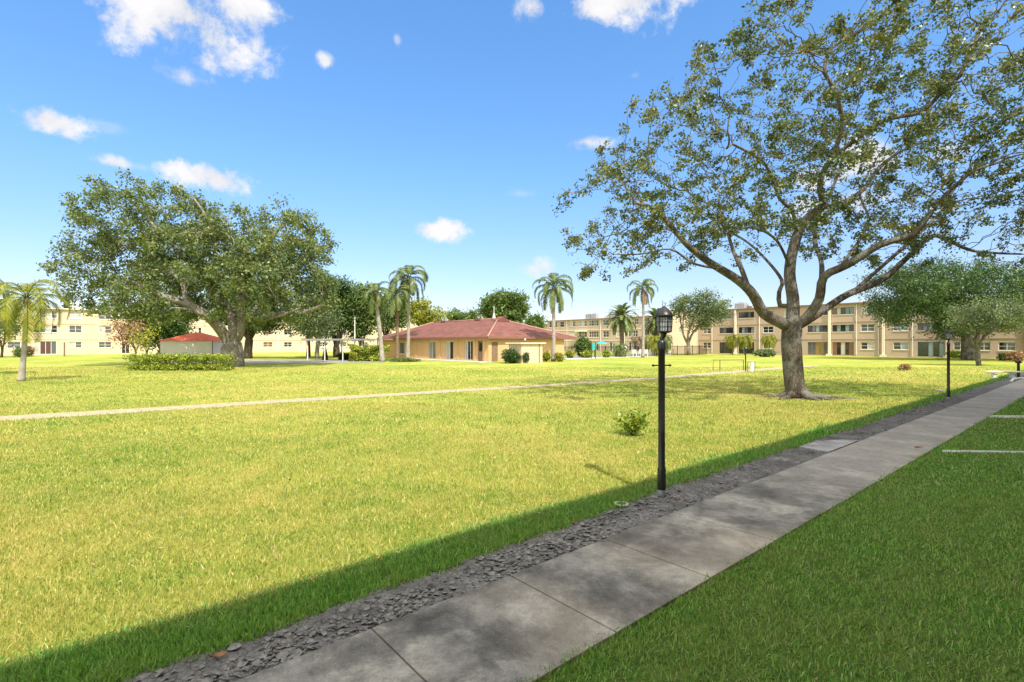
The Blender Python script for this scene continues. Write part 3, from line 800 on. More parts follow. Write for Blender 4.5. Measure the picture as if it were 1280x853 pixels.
def window(parent, T, a, b, c, d_, code, y=0.0, frame=WHITE, sill=True, name='window', fw=.055, sash=True):
    mb = MB(); yy = y+.07
    n = len(code)
    tbox(T, a, b, yy, yy+.05, c, c+fw, mb); tbox(T, a, b, yy, yy+.05, d_-fw, d_, mb)
    w_ = (b-a)/n
    tbox(T, a, a+fw, yy, yy+.05, c+fw, d_-fw, mb); tbox(T, b-fw, b, yy, yy+.05, c+fw, d_-fw, mb)
    for k in range(1, n): tbox(T, a+w_*k-fw*.5, a+w_*k+fw*.5, yy, yy+.05, c+fw, d_-fw, mb)
    if sash:
        for k in range(n): tbox(T, a+w_*k+fw*.5, a+w_*(k+1)-fw*.5, yy+.012, yy+.045, (c+d_)/2-.02, (c+d_)/2+.02, mb)
    f = mb.build(name, frame, parent)
    k = 0
    while k < n:
        j = k
        while j+1 < n and code[j+1] == code[k]: j += 1
        pm = MB(); pm.quad(T(a+w_*k, yy+.035, c), T(a+w_*(j+1), yy+.035, c), T(a+w_*(j+1), yy+.035, d_), T(a+w_*k, yy+.035, d_))
        pm.build('pane', GL[code[k]], f); k = j+1
    if sill:
        sb = MB(); tbox(T, a-.06, b+.06, y-.07, y+.02, c-.09, c-.002, sb); sb.build('sill', TRIM, f)
    return f
def ac_unit(label, p, sx, sy, sz, mat=None, rz=0):
    r = empty('rooftop_unit', p, rz, label, 'air conditioner', 'air conditioning units on the flat roofs')
    mb = MB(); mb.box(-sx/2, sx/2, -sy/2, sy/2, .12, sz); mb.build('casing', mat or METAL, r, bevel=.02)
    mb = MB(); mb.lathe([(min(sx, sy)*.38, 0), (min(sx, sy)*.38, .06), (min(sx, sy)*.3, .08)], 12, (0, 0, sz)); mb.build('fan_guard', BLACK, r)
    mb = MB(); mb.box(-sx/2, -sx/2+.1, -sy/2, sy/2, 0, .119); mb.box(sx/2-.1, sx/2, -sy/2, sy/2, 0, .119); mb.build('skid', METAL, r)
    mb = MB()
    for k in range(5): mb.box(-sx/2+.06, sx/2-.06, -sy/2-.012, -sy/2-.002, .2+k*(sz-.3)/5, .2+k*(sz-.3)/5+.05)
    mb.build('louvre', BLACK, r)
I = lambda x, y, z: (x, y, z)

def block(name, label, O, u, L, depth, H, wins, wallmat, bands=(2.68, 5.33), pil=(), spouts=(), x0=0, roofmat=ROOFG, spoutmat=WARMW, frame=WHITE, bandmat=None):
    r = empty(name, (O.x, O.y, 0), math.atan2(u.y, u.x), label, 'apartment building')
    rec = [w_[:4] for w_ in wins]
    mb, T = facade(r, x0, L, -.05, H, rec, wallmat)
    # other three sides, bulk behind
    mb.quad((L, 0, -.05), (L, depth, -.05), (L, depth, H), (L, 0, H)); mb.quad((x0, depth, -.05), (x0, 0, -.05), (x0, 0, H), (x0, depth, H)); mb.quad((L, depth, -.05), (x0, depth, -.05), (x0, depth, H), (L, depth, H))
    mb.build('wall', wallmat, r)
    rb = MB(); rb.box(x0-.35, L+.35, -.35, depth+.35, H, H+.16); rb.build('roof', roofmat, r, bevel=.02)
    fb = MB(); fb.box(x0-.36, L+.36, -.375, -.352, H-.02, H+.15); fb.build('fascia', GUTR if roofmat is ROOFG and wallmat is STUC_R else TRIM, r)
    for z in bands:
        segs = [x0]; 
        b = MB(); b.box(x0, L, -.07, -.003, z-.10, z+.02); b.build('floor_band', bandmat or wallmat, r)
    for w_ in wins:
        a, b_, c, d_ = w_[:4]; code = w_[4]; big = c < .35
        window(r, I, a, b_, c, d_, code, frame=(w_[5] if len(w_) > 5 else frame), sill=not big, name='sliding_door' if big else 'window', sash=False if (big or len(w_) > 6) else True)
    for x in pil:
        b = MB(); b.box(x-.16, x+.16, -.32, -.075, .0, H-.02); b.build('pilaster', TRIM, r)
        b = MB(); b.box(x-.4, x+.4, -.55, -.322, 0, .28); b.build('pilaster_foot', TRIM, r)
    for x in spouts:
        b = MB(); b.tube([(x, -.13, .1), (x, -.13, H-.1)], .055, 6); b.build('downspout', spoutmat, r)
    return r

# right block, seen obliquely across the lawn
OB = Vector((35.4, 97.7, 0)); uR = N
A_ = lambda px: wall_a(OB, uR, px)
F1 = (.12, 2.15); W1 = (1.05, 2.12); F2 = (3.75, 4.82); F3 = (6.42, 7.48)
wr = []
def addw(px0, px1, z, code, *ex): wr.append((A_(px0), A_(px1), z[0], z[1], code)+ex)
addw(878.8, 888.7, W1, 'dd'); addw(878.8, 888.7, F2, 'gd'); addw(878.8, 888.7, F3, 'dg')
addw(899.3, 916.5, F1, 'dddd', BLACK); addw(923.3, 942.6, F1, 'dgdd', BLACK)
addw(899.3, 916.5, F2, 'dgdd', BLACK, 1); addw(923.3, 942.6, F2, 'dlgdl', BLACK, 1)
addw(899.3, 916.5, F3, 'dddg', BLACK, 1); addw(923.3, 942.6, F3, 'dddgd', BLACK, 1)
for z, c in ((W1, 'dc'), (F2, 'dd'), (F3, 'cg')): addw(953.8, 966.6, z, c)
addw(980, 990, W1, 'dd'); addw(980, 990, F2, 'dg'); addw(980, 990, F3, 'cc')
addw(1009.5, 1034.6, F1, 'ggyyg', BROWN); addw(1040.3, 1067.3, F1, 'bdcdb', BROWN)
addw(1009.5, 1034.6, F2, 'dgldd', BLACK, 1); addw(1040.3, 1067.3, F2, 'dldlg', BLACK, 1)
addw(1009.5, 1034.6, F3, 'gldd', BLACK, 1); addw(1040.3, 1067.3, F3, 'bcgll', BLACK, 1)
addw(1076, 1093, W1, 'dc'); addw(1076, 1093, F2, 'gg'); addw(1076, 1090.5, F3, 'cg')
addw(1116.6, 1135.8, W1, 'dl'); addw(1116.6, 1135.8, F2, 'gl'); addw(1116.6, 1135.8, F3, 'cd')
addw(1147, 1180.4, F1, 'ddldl', GREENP); addw(1147, 1180.4, F2, 'dgldd', BLACK, 1); addw(1147, 1180.4, F3, 'gdddg', BLACK, 1)
addw(1192, 1209, W1, 'dg'); addw(1192, 1209, F2, 'dd'); addw(1192, 1209, F3, 'dg')
addw(1222, 1238, W1, 'dd'); addw(1248, 1269.5, W1, 'dg'); addw(1222, 1238, F2, 'dd'); addw(1248, 1269.5, F2, 'dc')
addw(1222, 1238, F3, 'dd'); addw(1248, 1269.5, F3, 'gd'); addw(1292, 1330, F1, 'dddd', BLACK); addw(1292, 1330, F2, 'dddd', BLACK, 1)
LR = A_(1420)
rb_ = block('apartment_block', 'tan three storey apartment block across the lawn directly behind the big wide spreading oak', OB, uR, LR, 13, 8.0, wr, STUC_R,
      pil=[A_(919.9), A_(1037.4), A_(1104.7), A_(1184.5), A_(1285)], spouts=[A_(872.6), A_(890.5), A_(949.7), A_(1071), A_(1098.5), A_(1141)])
# blank sun-facing wing end at its left; sunlight put into its paler stucco
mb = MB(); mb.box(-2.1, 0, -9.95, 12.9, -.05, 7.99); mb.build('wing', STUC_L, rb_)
mb = MB(); mb.box(-2.4, -.36, -10.25, -.4, 8.0, 8.15); mb.build('wing_roof', ROOFG, rb_)
for (px, yy, sx, sz, lab, mm) in ((913, 4, 1.9, 1.6, 'grey rooftop unit on the tan block, left one of two', METAL), (921.5, 5, 1.3, .9, 'low dark rooftop unit on the tan block', METAL), (917, 5.5, 1.0, 1.3, 'white rooftop unit between two grey ones on the tan block', WHITE)):
    p = OB+uR*A_(px)+D*yy; ac_unit(lab, (p.x, p.y, 8.16), sx, 1.1, sz*.8, mm, math.atan2(uR.y, uR.x))

# far block beyond the pool
OF = Vector((9.8, 142, 0)); AF = lambda px: wall_a(OF, N, px)
wf = []
def addf(px0, px1, z, code, *ex): wf.append((AF(px0), AF(px1), z[0], z[1], code)+ex)
for px0, px1, c in ((686.5, 689.5, 'd'), (694, 696.2, 'd'), (700, 705, 'd'), (712.5, 719, 'cg'), (723.6, 733.5, 'lcg'), (736.3, 748, 'gdgd'), (753.6, 761, 'gg'), (770.5, 774, 'd'), (784.6, 790, 'gl'), (793, 798, 'dd'), (806, 812, 'gd'), (820, 828, 'gg')):
    addf(px0, px1, (6.3, 7.75), c)
for px0, px1, c in ((712.5, 719, 'cc'), (723.6, 733.5, 'dgd'), (736.3, 748, 'drdd'), (753.8, 761, 'dd'), (770.5, 776, 'cg'), (785.6, 797, 'dldd'), (806, 812, 'gd'), (820, 828, 'gg')):
    addf(px0, px1, (3.45, 4.95), c)
for px0, px1, c in ((723.6, 733.5, 'ddg'), (737, 748, 'dcdd'), (762, 768, 'dc'), (786, 799, 'dcdd'), (806, 812, 'dd')):
    addf(px0, px1, (.2, 2.2), c)
fb_ = block('apartment_block', 'long tan three storey block far beyond the pool, left of the other tan block', OF, N, AF(838), 12, 8.0, wf, STUC_R, bandmat=TRIM,
      spouts=[AF(709), AF(751), AF(781)])
mb = MB(); mb.box(AF(721.5), AF(734), -1.0, -.08, 4.95, 5.2); mb.build('awning', TRIM, fb_)
for k, (px, s1, lab) in enumerate(((723.5, 1.6, 'small grey rooftop unit, leftmost pair on the far tan block'), (730.5, 1.8, 'grey rooftop unit right of the leftmost one on the far tan block'), (751.5, 1.0, 'narrow rooftop unit left of the date palm on the far tan block'), (755.5, 1.1, 'narrow rooftop unit just left of the date palm crown'), (761, 1.2, 'rooftop unit partly behind the date palm crown'))):
    p = OF+N*AF(px)+D*4; ac_unit(lab, (p.x, p.y, 8.16), s1, 1.1, 1.5, None, math.atan2(N.y, N.x))
# a lower roof far left of that block
r = block('apartment_block', 'sliver of a more distant tan block left of the far block', Vector((7.0, 150, 0)), N, 5.0, 10, 7.3, [(1, 2.4, 5.2, 6.2, 'dd')], STUC_R, bands=())

# left block, sun-facing
OL = Vector((-77, 87, 0))-D*22; AL = lambda px: wall_a(OL, D, px)
wl = []
def addl(px0, px1, z, code, *ex): wl.append((AL(px0), AL(px1), z[0], z[1], code)+ex)
z1l = (1.15, 2.2); z2l = (3.75, 5.0); z3l = (6.2, 7.45)
for z, c in ((z1l, 'gg'), (z2l, 'cd'), (z3l, 'gg')): addl(9, 26, z, c)
addl(43, 70.7, (.1, 2.3), 'crrg'); addl(42, 71.7, z2l, 'dgcd'); addl(41.7, 71.5, z3l, 'cgcg')
for px0, px1 in ((86.3, 102.3), (123.3, 139.3)):
    addl(px0, px1, z1l, 'cg' if px0 < 100 else 'gg'); addl(px0, px1, z2l, 'gg' if px0 < 100 else 'cg'); addl(px0, px1, z3l, 'cc' if px0 < 100 else 'gg')
addl(152, 162, (.1, 2.2), 'dd'); addl(150, 164, z2l, 'gg'); addl(150, 164, z3l, 'gd')
for px0, px1, c in ((186, 196, 'dg'), (208, 218, 'gg'), (244, 252, 'dc'), (288, 297, 'gd'), (329, 341, 'bb'), (355, 365, 'dd'), (398, 408, 'gd'), (425, 433, 'gg'), (452, 460, 'dg'), (480, 487, 'gg'), (505, 512, 'dd')):
    addl(px0, px1, z1l, c); addl(px0, px1, z2l, c[::-1]); addl(px0, px1, z3l, c)
for px0, px1 in ((271, 279), (374, 378), (305, 316)): addl(px0, px1, (.1, 2.15), 'c')
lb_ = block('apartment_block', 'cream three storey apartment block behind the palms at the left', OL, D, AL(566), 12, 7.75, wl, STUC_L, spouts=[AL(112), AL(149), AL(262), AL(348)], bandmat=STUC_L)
for k, (px, lab, s1) in enumerate(((5, 'grey rooftop unit at the left end of the cream block', 2.2), (86, 'dark rooftop unit on the cream block, behind a drooping yellow frond', 1.5), (94, 'pale rooftop unit on the cream block, rightmost above its roof edge', 1.5))):
    p = OL+D*AL(px)-N*4; ac_unit(lab, (p.x, p.y, 7.92), s1, 1.1, 1.5, (METAL, BLACK, WHITE)[k], math.atan2(D.y, D.x))

# the block the photographer stands beside; its shadow lies over walk and grass
wn = []
k = 2.0
while k < 86:
    for z in (W1, F2, F3): wn.append((k, k+1.8, z[0], z[1], 'dg'))
    wn.append((k+3.2, k+4.6, 1.0, 2.1, 'cc')); wn.append((k+3.2, k+4.6, F2[0], F2[1], 'dc')); wn.append((k+3.2, k+4.6, F3[0], F3[1], 'cg')); k += 7
On = st(2.0, 49)
uN = -D
block('apartment_block', 'three storey block right beside the sidewalk whose straight shadow covers the walk', On, uN, 88, 12, 8.25, wn, STUC_R)

# ------------------------------------------------------------------ clubhouse
CC = Vector((-2.5, 53, 0)); Lw, Dw = 25.0, 11.9
ch_ = empty('clubhouse', CC, math.atan2((-N).y, (-N).x), 'single storey ochre clubhouse with a low maroon hipped roof', 'building')
# local x runs along -N (to the far left corner), local y is -D ... so use y negative for depth into the building (+D)
# local frame: x=-N ; y = rot90(x) = (-x.y, x.x) = ( .763*-1..): equals -D ; inside = -y
def TL(x, y, z): return (x, -y, z)             # long face, y = depth into building
def TR(x, y, z): return (y, -x, z)             # short sunny face: x = along +D, y = depth (along -N)
ol = .45
CW = CC - N*ol + D*ol                            # wall corner under the eaves
def aLg(px):                                     # distance from eave corner along -N
    O = CC + D*ol; u = -N; return wall_a(O, u, px)
def aRt(px):
    O = CC - N*ol; return wall_a(O, D, px)
winL = [(aLg(505.7), aLg(499), .55, 2.1, 'g'), (aLg(544.5), aLg(535.8), .12, 2.2, 'gl'), (aLg(566.5), aLg(557), .12, 2.2, 'dc'), (aLg(591), aLg(580.5), .12, 2.25, 'ddc'), (aLg(603.3), aLg(597), .03, 2.25, 'b')]
mb, T = facade(ch_, ol, Lw, -.05, 2.62, [w_[:4] for w_ in winL], STUC_C, y=ol, flip=TL)
RX1 = aRt(705)
winR = [(aRt(614.5), aRt(622.3), .03, 2.1, 'b')]
mb2, T2 = facade(ch_, ol, RX1, -.05, 2.62, [w_[:4] for w_ in winR], STUC_C, y=ol, flip=TR)
off = len(mb.v); mb.v += mb2.v; mb.f += [tuple(i+off for i in f) for f in mb2.f]
mb.quad((Lw, -ol, -.05), (Lw, -RX1, -.05), (Lw, -RX1, 2.62), (Lw, -ol, 2.62)); mb.quad((ol, -RX1, -.05), (ol, -RX1, 2.62), (Lw, -RX1, 2.62), (Lw, -RX1, -.05))
mb.build('wall', STUC_C, ch_)
for k, w_ in enumerate(winL[:4]): window(ch_, TL, *w_[:4], w_[4], y=ol, frame=WHITE if k in (2, 3) else TRIM, sill=(k == 0), name='window' if k == 0 else 'sliding_door', sash=False)
def door(parent, T, a, b, z1, y, glazed):
    mb = MB(); tbox(T, a+.02, b-.02, y+.06, y+.11, .03, z1-.01, mb); d = mb.build('door', BROWN, parent)
    hb = MB(); tbox(T, b-.16, b-.1, y+.02, y+.058, .95, 1.08, hb); hb.build('handle', METAL, d)
    if glazed:
        g2 = MB(); tbox(T, a+.14, b-.2, y+.05, y+.058, 1.1, z1-.2, g2); g2.build('glass', G_DK, d)
door(ch_, TL, winL[4][0], winL[4][1], 2.25, ol, True); door(ch_, TR, winR[0][0], winR[0][1], 2.1, ol, False)
for x in (aLg(593.8), aLg(572), aLg(550), aLg(520), aLg(606.5)):
    mb = MB(); tbox(TL, x-.11, x+.11, ol-.06, ol-.003, 0, 2.60, mb); mb.build('pilaster', STUC_C, ch_)
# roof: eaves rectangle x 0..Lr , y 0..-Dr ; ridge inset
Lr, Dr = Lw+.7, 13.5; ez, rz_ = 2.66, 4.95; hI = Dr/2
e = [(0, 0, ez), (Lr, 0, ez), (Lr, -Dr, ez), (0, -Dr, ez)]; r0 = (hI, -hI, rz_); r1 = (Lr-hI*.62, -hI, rz_)
mb = MB(); mb.poly([e[1], e[0], r0, r1]); mb.poly([e[0], e[3], r0]); mb.poly([e[3], e[2], r1, r0]); mb.poly([e[2], e[1], r1])
mb.poly([(x, y, ez-.02) for x, y, _ in e]); rf = mb.build('roof', SHING, ch_)
mb = MB()
for a, b in ((e[0], e[1]), (e[1], e[2]), (e[2], e[3]), (e[3], e[0])):
    A3 = Vector(a); B3 = Vector(b); o3 = Vector((0, 0, -.2)); t3 = (B3-A3).normalized(); n3_ = Vector((t3.y, -t3.x, 0))*-.03
    mb.quad(A3+o3+n3_, B3+o3+n3_, B3+n3_+Vector((0, 0, .01)), A3+n3_+Vector((0, 0, .01)))
mb.poly([(x, y, ez-.2) for x, y, _ in reversed(e)])
mb.build('fascia', GUTR, ch_)
mb = MB()
for a, b in ((e[0], r0), (e[3], r0), (e[1], r1), (e[2], r1), (r0, r1)): mb.tube([Vector(a)+Vector((0, 0, .03)), Vector(b)+Vector((0, 0, .03))], .09, 6)
mb.build('hip_cap', HIPCAP, rf, smooth=True)
mb = MB(); gx = hI-1.1   # raised ridge vent at the near end
mb.poly([(gx, -hI-1.0, 4.62), (gx+1.0, -hI-1.0, 4.8), (gx+1.0, -hI, 5.22), (gx, -hI, 5.22)]); mb.poly([(gx, -hI+1.0, 4.62), (gx, -hI, 5.22), (gx+1.0, -hI, 5.22), (gx+1.0, -hI+1.0, 4.8)])
mb.poly([(gx, -hI-1.0, 4.62), (gx, -hI, 5.22), (gx, -hI+1.0, 4.62)]); mb.build('ridge_vent', SHING, rf)
for xx in (hI+3.2, hI+11.2):
    mb = MB(); mb.box(xx, xx+1.3, -hI-.35, -hI+.35, 4.9, 5.14); mb.build('roof_vent', GUTR, rf)
mb = MB(); mb.tube([(hI+.4, -hI+.3, 4.8), (hI+.4, -hI+.3, 6.5)], .04, 6); mb.tube([(hI+.4, -hI+.3, 5.05), (hI+.4, -hI+.3, 5.5), (hI+.4, -hI+.3, 5.6)], [.2, .12, .04], 8); mb.build('vent_pipe', WHITE, ch_)
for x in (5.2,):
    mb = MB(); mb.box(-.09, .05, -x, -x+.16, 2.3, 2.5); mb.build('floodlight', WHITE, ch_)
def cl(s, t): return CC - N*s + D*t
slab('patio', [cl(-.3, -1.2), cl(15, -1.2), cl(15, .46), cl(-.3, .46)], .05, CONC)

# small tan store box on its sunny side
S0 = Vector((.94, 50, 0))
sh = empty('storage_shed', S0, math.atan2(N.y, N.x), 'small cream panelled shed with a flat white roof beside the clubhouse', 'shed')
mb = MB(); mb.box(-1.95, 0, 0, 2.8, 0, 1.92); mb.build('wall', M_noisy('shed_panel', (.62, .5, .36), (.68, .56, .42), 1), sh)
mb = MB()
for k in range(12): mb.box(.001, .018, .1+k*.22, .14+k*.22, .06, 1.9)
for k in range(7): mb.box(-1.85+k*.28, -1.81+k*.28, -.018, -.001, .06, 1.9)
mb.build('batten', M_noisy('shed_batten', (.5, .4, .28), (.55, .44, .31), 1), sh)
mb = MB(); mb.box(-2.2, .22, -.25, 3.1, 1.922, 2.03); mb.build('roof', WHITE, sh, bevel=.01)
mb = MB(); mb.box(.0025, .05, 2.3, 2.4, 0, 1.9); mb.build('corner_post', BROWN, sh)

# covered walkway
cp = [gp(397, 449.0), gp(480, 451.0)]; c0 = Vector((-22.8, 60.5, 0)); c1 = Vector((-14.3, 57.6, 0))
cv = empty('canopy', c0, math.atan2((c1-c0).y, (c1-c0).x), 'long low flat white canopy on thin posts left of the clubhouse', 'canopy')
Lc = (c1-c0).length
mb = MB(); mb.box(-.4, Lc+.3, -2.4, 1.2, 2.36, 2.47); mb.build('roof', METAL, cv, bevel=.01)
mb = MB(); mb.box(-.42, Lc+.32, -2.44, -2.402, 2.28, 2.48); mb.build('gutter', METAL, cv)
for x in (.15, Lc*.28, Lc*.55, Lc*.83):
    for y in (-2.1, .9):
        mb = MB(); mb.box(x-.045, x+.045, y-.045, y+.045, 0, 2.355); mb.build('post', WHITE, cv)
# covered stand
gs = empty('covered_stand', gp(406.5, 450.2), 0, 'dark cloth covered stand with a side bar near the left end of the canopy', 'stand')
mb = MB(); mb.lathe([(.36, .02), (.3, .5), (.2, 1.0), (.16, 1.3), (.05, 1.42)], 9); mb.build('cover', DARKC, gs, smooth=True)
mb = MB(); mb.tube([(0, 0, 1.3), (-.35, 0, 1.36), (-.5, 0, 1.3)], [.05, .04, .02], 6); mb.build('side_bar', DARKC, gs)

# red-roofed white hut behind the hedge
hp = Vector(((232.5-640)/F*48, 48, 0))
ht = empty('garden_hut', hp, R(2), 'white walled hut with a rusty red roof behind the yellow hedge', 'hut')
mb = MB(); mb.box(-2.4, 2.4, 0, 3.4, 0, 2.2); mb.build('wall', WARMW, ht)
mb = MB(); E = [(-2.6, -.2, 2.2), (2.6, -.2, 2.2), (2.6, 3.6, 2.2), (-2.6, 3.6, 2.2)]; a = (-.15, 1.7, 3.02); b = (.45, 1.7, 3.02)
mb.poly([E[0], E[1], b, a]); mb.poly([E[1], E[2], b]); mb.poly([E[2], E[3], a, b]); mb.poly([E[3], E[0], a]); mb.poly(list(reversed(E))); mb.build('roof', REDR, ht)
for x in (-2.43, 2.4):
    mb = MB(); mb.box(x, x+.05, -.03, .05, 0, 2.19); mb.build('corner_trim', BROWN, ht)

# ------------------------------------------------------------------ lamps
def hexprism(mb, r0, r1, z0, z1, seg=6, c=(0, 0)):
    mb.lathe([(r0, z0), (r1, z1)], seg, (c[0], c[1], 0), R(30)); return mb
m, nt, out = newmat('lantern_glass')
p = princ(nt, out, (.55, .57, .55), .25, None, 0, .6); p.inputs['Transmission Weight'].default_value = .45; LGLASS = m
def lamp_post(loc, label, group='black lamp posts'):
    r = empty('lamp_post', loc, R(12), label, 'lamp post', group)
    mb = MB(); mb.lathe([(.042, 0), (.046, .01), (.046, .13), (.04, .14)], 14); mb.build('base_sleeve', METAL, r, smooth=True)
    mb = MB(); mb.lathe([(.052, .09), (.054, .1), (.054, .36), (.05, .37), (.044, .38), (.043, 1.9), (.05, 1.905), (.052, 1.915), (.052, 1.99), (.04, 2.02), (.03, 2.03)], 16); mb.build('post', BLACK, r, smooth=True)
    mb = MB(); mb.tube([(-.12, 0, 1.7), (.12, 0, 1.7)], .009, 8)
    for sx in (-1, 1):
        mb.lathe([(.002, -.018), (.014, -.012), (.018, 0), (.014, .012), (.002, .018)], 10, (sx*.12, 0, 1.7))
    mb.build('crossbar', BLACK, r, smooth=True)
    mb = MB(); mb.tube([(0, 0, 2.0), (.005, 0, 2.05), (.03, 0, 2.09), (.032, 0, 2.13)], [.03, .026, .03, .045], 10); mb.build('neck', BLACK, r, smooth=True)
    ln = MB(); cx = .032
    hexprism(ln, .06, .088, 2.118, 2.13, c=(cx, 0)); hexprism(ln, .096, .1, 2.13, 2.145, c=(cx, 0)); hexprism(ln, .108, .11, 2.325, 2.34, c=(cx, 0))
    for j in range(6):
        a = R(30)+j*math.pi/3
        ln.tube([(cx+.094*math.cos(a), .094*math.sin(a), 2.14), (cx+.105*math.cos(a), .105*math.sin(a), 2.33)], .0075, 4)
        a2 = a+math.pi/3
        for f in (.34, .67):
            rr = .094+.011*f; z = 2.14+.19*f
            ln.tube([(cx+rr*math.cos(a), rr*math.sin(a), z), (cx+rr*math.cos(a2), rr*math.sin(a2), z)], .0028, 4)
        for f in (.33, .67):
            A3 = Vector((math.cos(a), math.sin(a), 0)).lerp(Vector((math.cos(a2), math.sin(a2), 0)), f)
            ln.tube([(cx+.094*A3.x, .094*A3.y, 2.14), (cx+.105*A3.x, .105*A3.y, 2.33)], .0028, 4)
    lo_ = ln.build('lantern', BLACK, r)
    mb = MB(); mb.lathe([(.088, 2.142), (.098, 2.328)], 6, (cx, 0, 0), R(30)); mb.build('glass', LGLASS, lo_)
    mb = MB(); mb.lathe([(.124, 2.335), (.126, 2.345), (.1, 2.385), (.06, 2.43), (.028, 2.455), (.022, 2.465), (.008, 2.47)], 12, (cx, 0, 0)); mb.build('lantern_roof', BLACK, lo_, smooth=True)
    mb = MB(); mb.tube([(cx+.022*math.sin(a), 0, 2.492-.022*math.cos(a)) for a in [k*.52 for k in range(12)]], .004, 6); mb.build('finial', BLACK, lo_, smooth=True)
    return r
l1 = lamp_post(gp(827, 621.5, .01), 'tall black lamp post standing closest, in the dirt strip by the sidewalk')
l2 = copy_tree(l1); l2.location = gp(1185.5, 500, .01); l2.rotation_euler.z = R(40); tag(l2, 'black lamp post further along the sidewalk, right of the big oak')
# a plainer garden lamp far off by the shell path
gl_ = empty('garden_lamp', gp(932, 464.5), 0, 'short plain black lamp beside the handrail on the shell path', 'lamp')
mb = MB(); mb.lathe([(.05, 0), (.04, .05), (.04, 1.35), (.05, 1.36)], 10); mb.build('post', BLACK, gl_)
mb = MB(); mb.lathe([(.07, 1.36), (.1, 1.6), (.12, 1.61), (.05, 1.74), (.01, 1.78)], 6); mb.build('lantern', BLACK, gl_)
bl = empty('bollard_light', gp(1273, 472.5), 0, 'short black bollard light beside the end of the white bench', 'bollard')
mb = MB(); mb.lathe([(.075, 0), (.07, .03), (.065, .82), (.07, .83)], 14); mb.build('post', BLACK, bl, smooth=True)
mb = MB(); mb.lathe([(.06, .83), (.13, .85), (.145, .87), (.145, .93), (.1, 1.0), (.02, 1.03)], 14); mb.build('cap', BLACK, bl, smooth=True)

# handrails by the shell path
hr = empty('handrail', gp(891.5, 463.4), 0, 'thin black pipe handrail standing on the lawn beside the shell path', 'handrail')
b0 = gp(891.5, 463.4); yv = b0.y
pb = MB(); W_ = (932-891.5)/F*yv; w1 = (900.4-891.5)/F*yv
mb = MB(); mb.tube([(0, 0, 0), (0, 0, .76), (W_, .3, .76)], .022, 6); mb.build('rail', BLACK, hr)
mb = MB(); mb.tube([(w1, .07, 0), (w1, .07, .755)], .022, 6); mb.build('post', BLACK, hr)
mb = MB(); mb.tube([(W_*.99, .3, 0), (W_*.99, .3, .755)], .022, 6); mb.build('post', BLACK, hr)
fr_ = empty('frame_rail', gp(934.6, 465), 0, 'small square black frame rail around a white box', 'handrail')
mb = MB(); mb.tube([(0, 0, 0), (0, 0, .7), (.5, 0, .7), (.5, 0, 0)], .02, 6); mb.build('rail', BLACK, fr_)
wb = empty('utility_box', gp(940, 464.3), 0, 'small upright white box inside the square black frame', 'box')
mb = MB(); mb.box(-.12, .12, -.08, .08, 0, .64); mb.build('body', WHITE, wb, bevel=.01)
mb = MB(); mb.box(-.13, .13, -.09, .09, .641, .68); mb.build('lid', WHITE, wb, bevel=.01)

# bench
bn = empty('bench', gp(1255, 473.2), R(-5), 'low white concrete bench beside the far end of the sidewalk', 'bench')
mb = MB(); mb.box(-.92, .92, -.2, .2, .34, .41); mb.build('seat', WHITE, bn, bevel=.02)
for x in (-.55, .42):
    mb = MB()
    for (z0, z1, w0) in ((0, .07, .2), (.07, .27, .1), (.27, .338, .17)): mb.box(x-.07-(.03 if w0 > .15 else 0), x+.07+(.03 if w0 > .15 else 0), -w0, w0, z0, z1)
    mb.build('leg', WHITE, bn, bevel=.015)
kb = MB(); kb.tube([gp(1264, 478, .04), gp(1267, 475, .04), gp(1275, 474, .04), gp(1290, 474.5, .04)], .06, 6); tag(kb.build('kerb_edging', WHITE), 'short curved white kerb edging at the end of the sidewalk', 'kerb')

# ------------------------------------------------------------------ small ground things
dc = gp(776.5, 632.5, .018); r = empty('drain_cap', dc, 0, 'round pale drain cover ring in the dirt left of the near lamp post', 'drain cover')
mb = MB()
ring = [(.058, 0), (.06, .014), (.075, .018), (.09, .012), (.092, 0)]
base = len(mb.v); seg = 20
for (rr, z) in ring:
    for j in range(seg): mb.v.append((rr*math.cos(6.2832*j/seg), rr*math.sin(6.2832*j/seg), z))
for k in range(4):
    for j in range(seg): mb.f.append((k*seg+(j+1) % seg, k*seg+j, (k+1)*seg+j, (k+1)*seg+(j+1) % seg))
mb.build('ring', CONC, r, smooth=True)
mb = MB(); mb.lathe([(.058, 0), (.057, .004)], 20); mb.build('lid', DIRT, r)
LEAFB = M_noisy('fallen_leaf', (.22, .11, .05), (.36, .2, .1), 20, .7)
def fallen(p, sz, lab, rz):
    mb = MB(); n = 6; rows = []
    for k in range(n+1):
        u = k/n; w_ = sz*.32*math.sin(math.pi*min(1, u*.9+.05)); x = (u-.5)*sz*2
        rows.append([(x, -w_, .012+.02*abs(u-.5)), (x, 0, .004+.015*u*u), (x, w_, .014+.012*u)])
    for k in range(n):
        for j in range(2): mb.quad(rows[k][j], rows[k+1][j], rows[k+1][j+1], rows[k][j+1])
    o = mb.build('fallen_leaf', LEAFB); o.modifiers.new('t', 'SOLIDIFY').thickness = .0015
    o.location = p; o.rotation_euler = (random.uniform(-.2, .2), random.uniform(-.2, .2), rz)
    tag(o, lab, 'leaf', 'fallen brown leaves along the walk')
fallen(gp(273, 826, .025), .05, 'orange brown fallen leaf in the dirt at the bottom left of the walk', .4)
fallen(gp(568, 716, .025), .035, 'small brown fallen leaf on the grass edge above the mud flakes', 2.0)
fallen(gp(1149, 562, .04), .09, 'brown fallen leaf lying on the sidewalk slabs', .1)
fallen(gp(1069, 540, .03), .12, 'large curled brown leaf in the dirt beside the pale patch', 1.2)
fallen(gp(1073, 543, .045), .1, 'second curled brown leaf just in front of the large one', 2.6)
